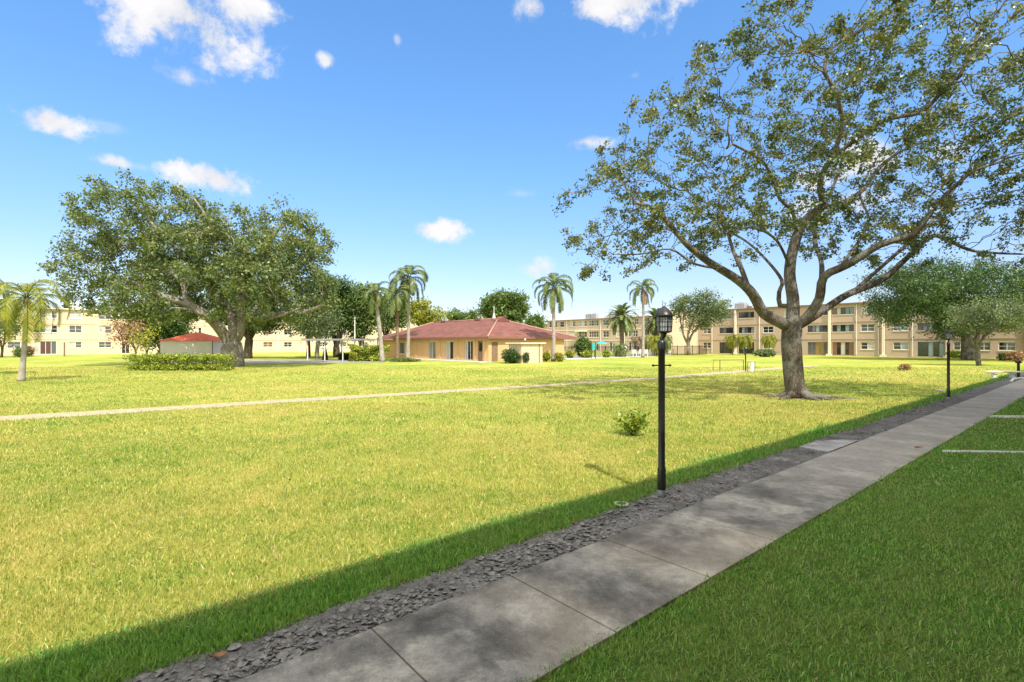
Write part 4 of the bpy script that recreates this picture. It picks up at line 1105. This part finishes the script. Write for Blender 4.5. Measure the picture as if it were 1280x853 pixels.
fallen(gp(846, 626, .02), .06, 'dry brown leaf in the dirt right of the lamp foot', .7)
fallen(gp(718, 657, .02), .04, 'tan leaf at the grass edge left of the drain ring', .7)
n = 420; an = rng.uniform(0, 6.283, n); rr = np.abs(rng.normal(0, 3.6, n)); c_ = np.stack([9.2+np.cos(an)*rr*1.5, 18.3+np.sin(an)*rr, np.full(n, .055)+rng.normal(0, .008, n)], 1)
n2_ = 200; c2_ = np.stack([rng.uniform(-8, 14, n2_), rng.uniform(4, 16, n2_), np.full(n2_, .05)], 1); c_ = np.vstack([c_, c2_]); sv_ = c_[:, :2] @ Nn; c_ = c_[sv_ < -4.2]
v, f = leaf_quads(c_, .06, 2.0, .5); tag(np_polys('leaf_litter', v, f, M_leaf('dry_leaf_litter', [(0, (.14, .08, .04)), (.5, (.3, .19, .1)), (1, (.45, .36, .2))], .1, .7), None, np.repeat(rng.random(len(c_)), 4)), 'small dry leaves scattered over the lawn around the big oak', 'leaf litter', kind='stuff')
vc = MB(); vc.lathe([(.14, 0), (.14, .05), (.11, .07)], 12, tuple(gp(1174, 489.5))); tag(vc.build('valve_cover', CONC), 'small white valve cover in the lawn left of the second lamp post', 'cover')

# ------------------------------------------------------------------ the big oak
B0 = gp(996, 497.5); d0 = B0.y
def q(px, py, dd=0.0): return pt(px, py, d0+dd)
lines = [
 (None, 0, [B0+Vector((0, 0, -.05)), q(994, 487), q(992, 470), q(990, 445), q(989, 425), q(990, 412)], .335, .36),
 (0, -1, [q(977, 404, -.1), q(955, 392, -.3), q(941, 368, -.5), q(922, 350, -.8), q(885, 327, -1.3), q(860, 307, -1.7), q(842, 287, -2), q(820, 262, -2.2), q(792, 254, -2.5)], 0.218, 0.048),   # 1 A
 (1, 9, [q(926, 334, -.4), q(917, 315, .2), q(908, 285, .7), q(898, 250, 1.2)], 0.101, 0.032),       # 2 A2
 (0, -1, [q(991, 398, .1), q(991, 372, .2), q(987, 344, .3), q(991, 313, .3), q(1004, 279, .2), q(1029, 258, 0)], 0.227, 0.152),  # 3 B
 (3, -1, [q(1025, 238, -.3), q(1028, 218, -.5), q(1043, 190, -.9), q(1053, 155, -1.3), q(1046, 120, -1.6), q(1030, 90, -1.9)], 0.101, 0.028),  # 4 B1
 (3, -1, [q(1053, 254, .4), q(1078, 238, .8), q(1097, 212, 1.1), q(1125, 190, 1.5), q(1160, 175, 2.0)], 0.109, 0.032),  # 5 B2
 (4, 6, [q(1081, 166, -1.4), q(1115, 148, -1.8), q(1150, 141, -2.1), q(1175, 118, -2.4), q(1200, 95, -2.8)], 0.071, 0.024),  # 6 B3
 (3, 12, [q(991, 266, -.2), q(974, 248, -.5), q(967, 227, -.9), q(957, 206, -1.2), q(938, 192, -1.6), q(915, 180, -2)], 0.076, 0.024),  # 7 B4
 (0, -1, [q(1008, 398, -.2), q(1024, 374, -.5), q(1030, 346, -.8), q(1060, 331, -1.3), q(1101, 306, -1.9), q(1142, 293, -2.3), q(1166, 262, -2.5), q(1190, 236, -2.8), q(1215, 215, -3)], 0.185, 0.040),  # 8 C
 (0, -1, [q(1008, 402, .2), q(1032, 386, .4), q(1060, 368, .6), q(1101, 351, .9), q(1129, 327, 1.1), q(1163, 296, 1.3), q(1184, 300, 1.5), q(1218, 314, 1.9), q(1280, 318, 2.3)], 0.160, 0.036),  # 9 D
 (9, 12, [q(1172, 270, 2.0), q(1190, 240, 2.6), q(1220, 200, 3.2)], 0.076, 0.028),  # 10
 (8, 6, [q(1027, 330, .8), q(1019, 303, 1.6), q(1020, 276, 2.2), q(1034, 250, 2.8), q(1050, 210, 3.3), q(1060, 160, 3.7)], 0.101, 0.028),  # 11 E
 (3, 3, [q(975, 382, .6), q(974, 365, 1.0), q(977, 350, 1.5), q(955, 322, 2.2), q(930, 300, 3.0), q(900, 285, 3.8)], 0.092, 0.024),  # 12 F
 (1, 14, [q(868, 330, -2.6), q(838, 312, -3.2), q(800, 318, -3.5), q(765, 318, -3.7)], 0.050, 0.016),  # 13 lower left
 (8, 10, [q(1085, 280, -.5), q(1075, 240, .2), q(1095, 200, .8)], 0.059, 0.024),  # 14
 (3, 8, [q(970, 300, -1), q(940, 285, -1.8), q(905, 292, -2.6)], 0.059, 0.024),  # 15
 (6, -1, [q(1215, 60, -2.9), q(1228, 30, -2.8)], 0.025, 0.016),
 (4, -1, [q(1040, 60, -1.6), q(1090, 30, -1.2), q(1115, 8, -1.0)], 0.029, 0.016),
]
def roots(mb):
    for (dx, dy, l) in ((1, -.25, 1.9), (.9, .3, 1.3), (-.8, -.5, .8), (.2, -1, .7), (-1, .2, .7), (.5, .9, .8), (.6, -.8, 1.0)):
        v = Vector((dx, dy, 0)).normalized()
        mb.tube([B0+v*.12+Vector((0, 0, .5)), B0+v*.28+Vector((0, 0, .18)), B0+v*.52+Vector((0, 0, .07)), B0+v*(.6+l*.5)+Vector((.05, .05, .015)), B0+v*(.6+l)+Vector((-.03, .1, -.06))], [.10, .14, .10, .05, .025], 9)
zc = pt(1000, 200, 19)
ells = [((9.7, 18.7, 9.0), (8.6, 6.0, 5.6)), ((15.8, 18.6, 9.2), (6.5, 6.3, 5.2)), ((5.0, 18.0, 7.0), (4.2, 4.5, 3.3))]
def hol(p):
    dx, dy = p.x-10.3, p.y-18.5; rho = math.hypot(dx, dy)
    zmin = 6.0-2.0*min(1, (rho/7)**2) if p.x < 13 else 6.0-1.2*min(1, (rho/8)**2)
    if p.y < 12.2: return True
    # upper-left is open sky in the photograph: crown slopes down to the left
    zmax = 14.9-.118*max(0, 12.5-p.x)**1.75
    return p.z < zmin+random.uniform(-.7, .5) or p.z > zmax*(1+.0*random.random()) or p.z > 2+ (HZ+45)/F*p.y
make_tree('oak_tree', 'large wide spreading oak with a thick grey trunk and airy crown beside the lamp posts', lines, ells, 3900, .24, OAKB, L_oak, .105, 25,
          infl=2.2, kill=.34, tip=.0072, spread=.10, clump=1.7, hollow=hol, shell=.12, freq=.6, thr=-.04, seed=3, leaf_r=1.35, up=.3, aspect=.62, iters=70, roots=roots, jit=.42)
mb = MB(); random.seed(5)
pts = [B0+Vector((math.cos(a)*(1.0+.35*math.cos(a)+random.uniform(-.12, .12))+.35, math.sin(a)*.75*(1+random.uniform(-.15, .15)), .008)) for a in [k*6.283/28 for k in range(28)]]
mb.poly(pts); tag(mb.build('soil', M_noisy('brown_soil', (.12, .08, .055), (.24, .17, .12), 6, .95, .7, 40)), kind='structure')

# ------------------------------------------------------------------ left oak
C0 = gp(290, 458.3); dl = C0.y
def ql(px, py, dd=0.0): return pt(px, py, dl+dd)
lines = [
 (None, 0, [C0+Vector((0, 0, -.05)), ql(290, 450), ql(290, 440), ql(289, 432)], 1.0, .85),
 (0, -1, [ql(281, 420, -.3), ql(272, 408, -1), ql(255, 392, -2), ql(232, 380, -3), ql(203, 370, -4), ql(160, 350, -5)], .5, .14),
 (0, -1, [ql(292, 415, 0), ql(286, 386, .3), ql(268, 367, .6), ql(250, 345, 1), ql(225, 315, 1.5), ql(190, 280, 2), ql(165, 250, 2.5)], .42, .1),
 (0, -1, [ql(299, 418, .2), ql(303, 403, .3), ql(312, 396, .3), ql(342, 394, 0), ql(382, 390, -.8), ql(402, 382, -1.5)], .45, .12),
 (3, 3, [ql(300, 380, .3), ql(296, 345, 1), ql(290, 310, 1.2), ql(280, 270, 1)], .34, .09),
 (4, 4, [ql(315, 340, 0), ql(335, 310, -.8), ql(352, 280, -1.5)], .2, .08),
 (1, 5, [ql(262, 398, -2.5), ql(240, 388, -3.5), ql(215, 385, -4)], .18, .07),
 (3, 7, [ql(325, 400, -2), ql(350, 395, -3), ql(375, 385, -3.2)], .18, .07),
 (3, 6, [ql(335, 365, 2), ql(365, 335, 3), ql(390, 310, 3.5)], .2, .08),
 (1, 10, [ql(225, 350, -2), ql(185, 320, -1), ql(140, 300, 0), ql(110, 290, 1)], .2, .08),
 (2, 14, [ql(270, 310, -2), ql(260, 275, -3), ql(240, 245, -3)], .16, .07),
 (1, 6, [ql(250, 380, 3), ql(215, 360, 5), ql(180, 340, 6)], .2, .08)]
ells = [((-28.5, 41.5, 5.8), (4.6, 4, 2.8))]*3+[((-19.8, 43, 7.0), (4.9, 5.5, 4.2))]*2+[((-24, 40.5, 7.5), (5, 3.5, 3.6))]+[((-34.3, 43, 7.4), (4.3, 4.5, 3.3)), ((-32.3, 44, 11.2), (6.2, 6.0, 5.6)), ((-20.8, 44, 10.0), (6.0, 6.0, 4.8)), ((-26.5, 44, 10.0), (5, 6, 4.4))]
def hol2(p):
    rho = math.hypot(p.x-C0.x, p.y-C0.y)
    return p.z < 3.9-.6*min(1, rho/8)+random.uniform(-.4, .5) or p.x > -15.2 or p.z > 2+(HZ-212)/F*p.y
make_tree('oak_tree', 'broad dense oak with several pale stems beside the yellow hedge at the left', lines, ells, 4400, .38, PALEB, L_oak2, .24, 30,
          infl=3.4, kill=.6, tip=.016, spread=.3, clump=.9, hollow=hol2, shell=.2, freq=.38, thr=-.06, seed=5, leaf_r=1.5, up=.35, aspect=.55, iters=60, jit=.35)

# ------------------------------------------------------------------ other broadleaf trees
def simple_tree(name, label, px, base_y, top_y, px0, px1, low_y, mat, bark, natt=420, leaf=.3, per=11, forks=4, depth=None, yr=None, seed=1, group=None, tr=.3, thr=-.2, step=.5, fork_z=None, spread=None):
    dep = depth or F*CH/(base_y-HZ); x = (px-640)/F*dep
    zt = CH+(HZ-top_y)/F*dep; zl = CH+(HZ-low_y)/F*dep
    xa, xb = (px0-640)/F*dep, (px1-640)/F*dep
    rx = (xb-xa)/2; cx = (xa+xb)/2; rz = (zt-zl)/2; cz = (zt+zl)/2; ry = yr or rx*.8
    random.seed(seed*31)
    fz = fork_z or zl*.75
    base = Vector((x, dep, -.05)); fk = Vector((x+random.uniform(-.2, .2), dep, fz))
    ln = [(None, 0, [base, base.lerp(fk, .5)+Vector((random.uniform(-.1, .1), 0, 0)), fk], tr, tr*.85)]
    for k in range(forks):
        a = 6.283*k/forks+random.uniform(-.4, .4); u = random.uniform(.35, .7)
        ln.append((0, -1, [fk+Vector((math.cos(a)*rx*.18, math.sin(a)*ry*.18, (cz-fz)*.4)), Vector((cx+math.cos(a)*rx*u, dep+math.sin(a)*ry*u, cz+random.uniform(-.2, .3)*rz))], tr*.55, tr*.18))
    ells = [((cx, dep, cz), (rx*.85, ry*.85, rz*.85))]
    for k in range(5):
        a = random.uniform(0, 6.28); ells.append(((cx+math.cos(a)*rx*.5, dep+math.sin(a)*ry*.5, cz+random.uniform(-.4, .45)*rz), (rx*.48, ry*.48, rz*.5)))
    if natt < 600: natt = int(natt*1.8)
    if thr < -.15: thr = -.4
    return make_tree(name, label, ln, ells, natt, step, bark, mat, leaf*1.25, int(per*3.3), infl=step*8, kill=step*1.25, tip=.02, spread=spread or step*1.15, freq=.3, thr=thr, seed=seed, leaf_r=4.0, group=group, iters=50)

simple_tree('shade_tree', 'dark leafy oak with a forked trunk behind the broad left oak', 310, 448.4, 345, 262, 372, 421, L_dark, DARKB, 420, .3, 12, 5, seed=2, tr=.55, fork_z=2.4)
simple_tree('shade_tree', 'dense dark green tree behind the bronze bush near the white hut', 200, 447, 372, 155, 240, 438, L_dark, DARKB, 380, .3, 13, 4, seed=3, tr=.3)
simple_tree('small_tree', 'bronze leaved small tree in front of the cream block', 168, 448.5, 394, 138, 190, 436, L_brz, DARKB, 170, .22, 8, 5, seed=4, tr=.12, thr=-.1, fork_z=.8)
simple_tree('small_tree', 'yellow green small tree right of the bronze one', 183, 450, 403, 168, 197, 441, L_yel, DARKB, 130, .22, 8, 4, seed=5, tr=.1, fork_z=.7)
simple_tree('shade_tree', 'tall dark green tree behind the left end of the canopy', 421, 447, 338, 366, 448, 430, L_dark, DARKB, 520, .32, 12, 5, seed=6, tr=.5)
simple_tree('shade_tree', 'pale trunked grey green tree left of the canopy', 396, 448.6, 362, 345, 432, 428, L_grey, PALEB, 330, .27, 8, 4, seed=7, tr=.28, fork_z=2.2)
simple_tree('shade_tree', 'mid green tree filling the gap behind the canopy and hedge', 450, 446.5, 347, 418, 480, 431, L_mid, DARKB, 420, .32, 12, 4, seed=8, tr=.35)
simple_tree('shade_tree', 'yellow green tree behind the three palms and clubhouse roof', 532, 442, 368, 497, 562, 418, L_yel, DARKB, 300, .4, 7, 5, seed=9, tr=.3, thr=-.05, depth=88)
simple_tree('shade_tree', 'mid green tree behind the left trunk of the three palms', 484, 443, 362, 466, 512, 420, L_mid, DARKB, 300, .36, 9, 4, seed=19, tr=.3, depth=84)
simple_tree('shade_tree', 'low distant green tree above the clubhouse roof, right of the yellow green one', 575, 440, 384, 556, 600, 412, L_mid, DARKB, 240, .42, 10, 4, seed=10, tr=.3, depth=112)
simple_tree('shade_tree', 'large round green tree rising behind the clubhouse roof ridge', 628, 441, 361, 595, 664, 414, L_mid, DARKB, 420, .42, 13, 5, seed=11, tr=.5, depth=98)
simple_tree('shade_tree', 'small green tree just left of the single tall palm, behind the roof', 670, 440, 393, 655, 682, 415, L_mid, DARKB, 150, .42, 11, 4, seed=12, tr=.3, depth=112)
simple_tree('spreading_tree', 'grey green spreading tree in front of the blank cream wall', 861, 444.2, 361, 831, 917, 419, L_grey, PALEB, 620, .27, 8, 6, seed=13, tr=.36, thr=-.12, fork_z=1.7, step=.45)
simple_tree('oak_tree', 'dark spreading oak with a stout trunk at the far right', 1211, 450.4, 312, 1070, 1335, 434, L_dark, OAKB, 1900, .21, 11, 8, seed=14, tr=.75, thr=-.14, fork_z=3.2, step=.5, yr=8)
simple_tree('small_tree', 'small pale green tree with a leaning trunk in front of the far right oak', 1224, 457.5, 366, 1186, 1300, 421, L_grey, OAKB, 700, .14, 9, 6, seed=15, tr=.2, thr=-.15, fork_z=1.3, step=.32)
simple_tree('small_tree', 'leafy small tree at the left edge of the view by the cream block', 2, 447.0, 366, -30, 22, 436, L_mid, DARKB, 240, .24, 9, 4, seed=16, tr=.16, fork_z=1.0)
st_ = empty('dead_trunk', gp(385.5, 446.3), 0, 'bare dark red trunk standing cut off left of the canopy', 'tree trunk')
mb = MB(); mb.tube([(0, 0, 0), (.03, 0, 1.5), (-.05, 0, 3), (-.02, 0, 3.9), (0, 0, 4.05)], [.32, .26, .25, .27, .16], 9); mb.build('trunk', RUSTB, st_, smooth=True)
mb = MB(); mb.tube([(-.02, 0, 3.7), (.25, 0, 4.2)], [.12, .06], 7); mb.build('branch_stub', RUSTB, st_, smooth=True)
pl_ = empty('light_pole', gp(443.5, 450.5), 0, 'slender pale light pole rising behind the rounded hedge', 'pole')
mb = MB(); mb.lathe([(.09, 0), (.07, .1), (.05, 4.7)], 8); mb.build('pole', WHITE, pl_); mb = MB(); mb.lathe([(.05, 4.7), (.12, 4.75), (.12, 4.95), (.03, 5.0)], 8); mb.build('lamp_head', METAL, pl_)
bp_ = empty('marker_post', gp(80.5, 445.6), 0, 'thin brown post on the lawn in front of the cream block', 'post')
mb = MB(); mb.box(-.07, .07, -.07, .07, 0, 2.05); mb.build('post', BROWN, bp_); mb = MB(); mb.box(-.09, .09, -.09, .09, 2.051, 2.1); mb.build('cap', BROWN, bp_)

# ------------------------------------------------------------------ palms
QG = 'palms around the clubhouse and pool'
palm('palm_tree', 'leaning grey trunked palm, leftmost of three left of the clubhouse', gp(478, 452.4), pt(470, 380, 54.5), 2.6, 17, .24, PALMB, P_green, QG, (86, -40), shaft=.9, shaftmat=PALMD, droopk=.95)
palm('palm_tree', 'dark trunked palm in the middle of three left of the clubhouse', gp(496, 450.0), pt(496, 382, 61), 3.0, 17, .2, PALMD, P_green, QG, (89, -30), shaft=.8, shaftmat=PALMB)
palm('palm_tree', 'tallest palm with an orange crownshaft, rightmost of three left of the clubhouse', gp(509.5, 449.2), pt(510.5, 368, 63.5), 3.9, 18, .22, PALMB, P_green, QG, (89, -30), shaft=1.3, shaftmat=SHAFT, leaflet=.7)
palm('palm_tree', 'single tall palm with a smooth pale trunk at the right end of the clubhouse', gp(691.5, 452.0), pt(691.5, 376, 55.6), 3.4, 20, .21, PALMB, P_green, QG, (89, -30), shaft=.8, shaftmat=PALMD, leaflet=.62)
palm('palm_tree', 'tall thin pool side palm with brown hanging dead fronds', gp(803.5, 447), pt(803.5, 374, 71), 3.2, 13, .2, PALMB, P_green, QG, (85, 0), shaft=1.0, shaftmat=PALMD, dead=6, deadmat=P_ded)
palm('date_palm', 'bushy feathered date palm with a rough trunk, left of the tall thin palm', gp(777, 445), pt(777, 398, 80), 3.3, 60, .36, PALMD, P_green, QG, (85, -38), droopk=.5, stiff=.1, leaflet=.5, boots=PALMD)
palm('date_palm', 'bushy feathered date palm right behind the tall thin palm', gp(822, 444.5), pt(821, 401, 82), 3.1, 55, .4, PALMD, P_green, QG, (85, -40), droopk=.5, stiff=.1, leaflet=.5, dead=8, deadmat=P_ded, boots=PALMD)
palm('palm_tree', 'yellowing palm with drooping fronds on the lawn at the left edge', gp(26.5, 477), pt(33.5, 388, 26.7), 2.5, 20, .125, PALMB, P_yel, None, (80, -35), shaft=.35, shaftmat=PALMD, leaflet=.7, nl=44, droopk=1.0, lw=.045)
palm('palm_tree', 'silvery fronded palm behind the yellowing one at the left edge', Vector((-33.2, 30.5, 0)), Vector((-32.6, 30.5, 4.6)), 2.9, 16, .16, PALMB, P_gry, None, (80, 0), shaft=.4, shaftmat=PALMD, leaflet=.7, nl=44)
def small_palm(lab, px, by, h, fl, mat, n=26, dep=None, nst=1):
    g0 = gp(px, by)
    return palm('small_palm', lab, g0, g0+Vector((.1, 0, h)), fl, n, .09, PALMD, mat, 'low ornamental palms', (80, -25), leaflet=1.0, nl=34, droopk=1.0, lw=.06)
small_palm('low yellow green palm left of the pilaster on the tan block', 915.5, 443.8, 2.6, 2.0, P_yel)
small_palm('low yellow green palm right of the pilaster on the tan block', 931, 444.1, 2.5, 1.9, P_yel)
small_palm('low yellow green palm by the small tan block window, next to the big trunk', 961, 444.6, 2.6, 1.9, P_yel)
small_palm('low green palm planted among the pool side chairs', 774, 446.6, 1.2, 1.7, P_green)
small_palm('bright low palm behind the lantern of the near lamp post', 818, 445.6, 2.3, 2.2, P_yel)
small_palm('green low palm left of the near lantern', 829, 445.2, 2.3, 2.2, P_green)
small_palm('brown fronded low palm left of the tall thin palm', 798, 445.3, 2.4, 1.8, P_ded)

# ------------------------------------------------------------------ hedges and shrubs
def hb(name, lab, px0, px1, by, top, n, leaf, mat, group=None, box=False, cat='shrub', dy=.9):
    dep = F*CH/(by-HZ); c = Vector((((px0+px1)/2-640)/F*dep, dep+.5)); rx = (px1-px0)/2/F*dep; h = CH+(HZ-top)/F*dep
    return bush(name, lab, c, (rx, min(rx, dy), h/2), n, leaf, mat, STEM, group, cat, box)
HG = 'yellow green hedge plants by the left oak'
for px0, px1, lab in ((160, 190, 'leftmost bush of the yellow green hedge by the left oak'), (186, 215, 'second bush from the left in the yellow green hedge'), (211, 238, 'middle bush of the yellow green hedge below the hut'),
                      (234, 262, 'fourth bush of the yellow green hedge below the hut corner'), (257, 284, 'rightmost hedge bush touching the left oak trunk')):
    hb('hedge_bush', lab, px0, px1, 463.5, 444, 1500, .11, L_hedge, HG, True, 'hedge')
hb('round_hedge', 'large rounded hedge with dark underside left of the three palms', 441, 479, 451.9, 432.5, 3600, .17, L_hedge, None, True, 'hedge', 1.6)
hb('shrub', 'dark low shrub under the canopy beside the hedge', 420, 442, 450.5, 441, 700, .17, L_dark)
hb('shrub', 'light green sapling in front of the rounded hedge', 434, 444, 452.6, 439, 300, .16, L_yel)
hb('ground_cover_bush', 'low green planting around the foot of the three palms', 483, 525, 452.6, 448.6, 900, .14, L_mid)
hb('shrub', 'dark clipped bush in front of the cream shed', 627, 649, 454.8, 436.5, 1500, .13, L_dark); hb('shrub', 'second dark clipped bush touching the cream shed', 648, 662, 454.6, 440, 900, .13, L_dark)
hb('shrub', 'yellow green bush left of the single tall palm trunk', 678, 689, 452.4, 440, 700, .13, L_yel); hb('shrub', 'yellow bush right of the single tall palm trunk', 693, 705, 452.6, 441, 700, .13, L_yel)
hb('shrub', 'tall leafy shrub at the pool fence, right of the clubhouse', 719, 740, 447.6, 422, 1300, .24, L_mid)
hb('shrub', 'small yellow shrub at the clubhouse corner by the fence', 707, 719, 448.2, 437.5, 400, .18, L_yel)
hb('shrub', 'olive shrub against the green fence posts', 727, 741, 447.9, 438, 500, .18, L_hedge); hb('shrub', 'olive shrub between dark fence sections', 753, 764, 447.5, 438, 500, .18, L_hedge)
hb('shrub', 'low spreading shrub in front of the tan block, left of the big oak', 944, 972, 446.6, 437, 1100, .2, L_grey)
hb('shrub', 'yellow planting left of the far right oak trunk', 1190, 1208, 448, 438.5, 700, .18, L_hedge)
hb('shrub', 'yellow planting right of the far right oak trunk', 1222, 1252, 447.5, 440.5, 800, .18, L_yel)
hb('shrub', 'small round green shrub near the right edge behind the bench', 1254, 1266, 451.4, 441.8, 500, .15, L_mid)
hb('croton_shrub', 'reddish leaved shrub at the right edge behind the bench', 1265, 1284, 452.5, 439.5, 600, .17, L_brz)
hb('croton_shrub', 'orange shrub behind the yellowing palm trunk', 27, 38, 446, 433, 300, .2, L_brz)
hb('shrub', 'green shrub beside the trunk of the yellowing palm', 14, 29, 447, 434, 500, .2, L_mid)
hb('shrub', 'green shrub left of the hut behind the hedge', 192, 206, 452.5, 438, 500, .2, L_mid)
hb('croton_shrub', 'tiny reddish plant alone on the lawn beyond the big oak', 1129, 1145, 463.8, 455.6, 160, .12, L_brz)
# nearest small shrub
c = gp(791, 545.0); r = empty('young_shrub', c, 0, 'small leafy shrub alone on the sunny lawn left of the near lamp post', 'shrub')
mb = MB(); LP = []
random.seed(21)
for k in range(34):
    a = random.uniform(0, 6.28); rr = random.uniform(.08, .40); h = random.uniform(.25, .58)*(1.1-.6*rr)
    e1 = Vector((math.cos(a)*rr, math.sin(a)*rr, h)); m1 = e1*.5+Vector((0, 0, .05)); mb.tube([(0, 0, 0), m1, e1], [.009, .006, .003], 5)
    for j in range(26):
        f = random.uniform(.3, 1.08); LP.append(tuple((m1.lerp(e1, (f-.5)*2) if f > .5 else m1*(f*2))+Vector((random.gauss(0, .03), random.gauss(0, .03), random.gauss(0, .03)))))
mb.build('stems', STEM, r, smooth=True); LP = np.array(LP)
v, f = leaf_quads(LP, .085, .4, .55); np_polys('foliage', v, f, M_leaf('shrub_leaf', [(0, (.10, .19, .02)), (.5, (.28, .38, .05)), (1, (.45, .4, .08))], .35, .35), r, np.repeat(rng.random(len(LP)), 4))

# ------------------------------------------------------------------ pool fence, furniture
f0 = Vector((6.2, 66.5, 0)); f1 = f0+D*37
fe = empty('pool_fence', f0, math.atan2(D.y, D.x), 'black metal picket fence around the pool area', 'fence')
k = 0.0
while k < 37.1:
    mb = MB(); mb.box(k-.04, k+.04, -.04, .04, 0, 1.62); mb.build('post', BLACK, fe); k += 2.3
mb = MB()
for z in (.15, 1.42): mb.box(0, 36.8, -.018, .018, z, z+.045)
k = .13
while k < 36.8:
    mb.box(k-.01, k+.01, -.01, .01, .05, 1.55); k += .13
mb.build('pickets', BLACK, fe)
g0 = Vector((7.4, 66.2, 0))
gt = empty('gate_frame', gp(740.5, 448.4), 0, 'dark green gate posts with a teal screen at the pool fence', 'gate')
for x in (-.1, .42):
    mb = MB(); mb.box(x-.05, x+.05, -.05, .05, 0, 2.1); mb.build('post', GREENP, gt)
mb = MB(); mb.box(-.04, .36, -.02, .02, 1.1, 2.0); mb.build('screen', TEAL, gt)
def umbrella(lab, p, h, r_, mat, closed):
    u = empty('patio_umbrella', p, 0, lab, 'umbrella')
    mb = MB(); mb.lathe([(.25, 0), (.25, .06), (.03, .08), (.025, h)], 10); mb.build('pole', WHITE, u)
    mb = MB(); mb.lathe([(r_, h-(.35 if not closed else 1.3)), (r_*.55, h-.12 if not closed else h-.6), (.03, h+.02)], 8); mb.build('canopy', mat, u)
umbrella('small teal patio umbrella behind the pool fence', Vector(((752-640)/F*74, 74, 0)), 2.25, .95, TEAL, False)
umbrella('closed crimson patio umbrella left of the near lamp post', Vector(((822-640)/F*84, 84, 0)), 2.0, .3, PINK, True)
lb2 = empty('lifebuoy_stand', gp(780.5, 446.4), 0, 'round white lifebuoy on a post at the pool side', 'lifebuoy')
mb = MB(); mb.box(-.04, .04, .04, .12, 0, 1.3); mb.build('post', BLACK, lb2)
mb = MB(); mb.tube([(.27*math.cos(a), 0, 1.2+.27*math.sin(a)) for a in [k*6.2832/16 for k in range(17)]], .1, 8, cap=False); mb.build('ring', WHITE, lb2, smooth=True)
def chair(loc, rz, lab):
    r = empty('pool_chair', loc, rz, lab, 'chair', 'white pool side chairs')
    mb = MB(); mb.box(-.27, .27, -.27, .27, .4, .45); mb.build('seat', WHITE, r, bevel=.01)
    mb = MB(); i = 0; mb.quad((-.27, .25, .45), (.27, .25, .45), (.27, .42, 1.0), (-.27, .42, 1.0)); mb.quad((-.27, .29, .45), (-.27, .46, 1.0), (.27, .46, 1.0), (.27, .29, .45))
    mb.quad((-.27, .42, 1.0), (.27, .42, 1.0), (.27, .46, 1.0), (-.27, .46, 1.0)); mb.quad((-.27, .25, .45), (-.27, .42, 1.0), (-.27, .46, 1.0), (-.27, .29, .45)); mb.quad((.27, .25, .45), (.27, .29, .45), (.27, .46, 1.0), (.27, .42, 1.0)); mb.build('backrest', WHITE, r)
    for x in (-.25, .22):
        for y in (-.25, .2):
            mb = MB(); mb.box(x, x+.035, y, y+.035, 0, .399); mb.build('leg', WHITE, r)
        mb = MB(); mb.box(x-.01, x+.05, -.25, .3, .64, .67); mb.box(x, x+.035, -.25, -.215, .451, .639); mb.build('armrest', WHITE, r)
    return r
ch0 = None
for k, (px, by, rz, lab) in enumerate(((789, 446.3, 200, 'white pool chair nearest the lifebuoy'), (793.5, 446.0, 160, 'white pool chair second from the lifebuoy'), (798, 445.8, 210, 'white pool chair just left of the tall thin palm trunk'),
        (807.5, 445.9, 170, 'white pool chair just right of the tall thin palm trunk'), (812, 445.5, 190, 'white pool chair between the tall thin palm and the crimson umbrella'), (817, 445.3, 150, 'white pool chair left of the crimson umbrella foot'), (836, 445.0, 180, 'white pool chair right of the near lamp post'))):
    p = gp(px, by, .04)
    if ch0 is None: ch0 = chair(p, R(rz), lab)
    else:
        c_ = copy_tree(ch0); c_.location = p; c_.rotation_euler.z = R(rz); c_['label'] = lab
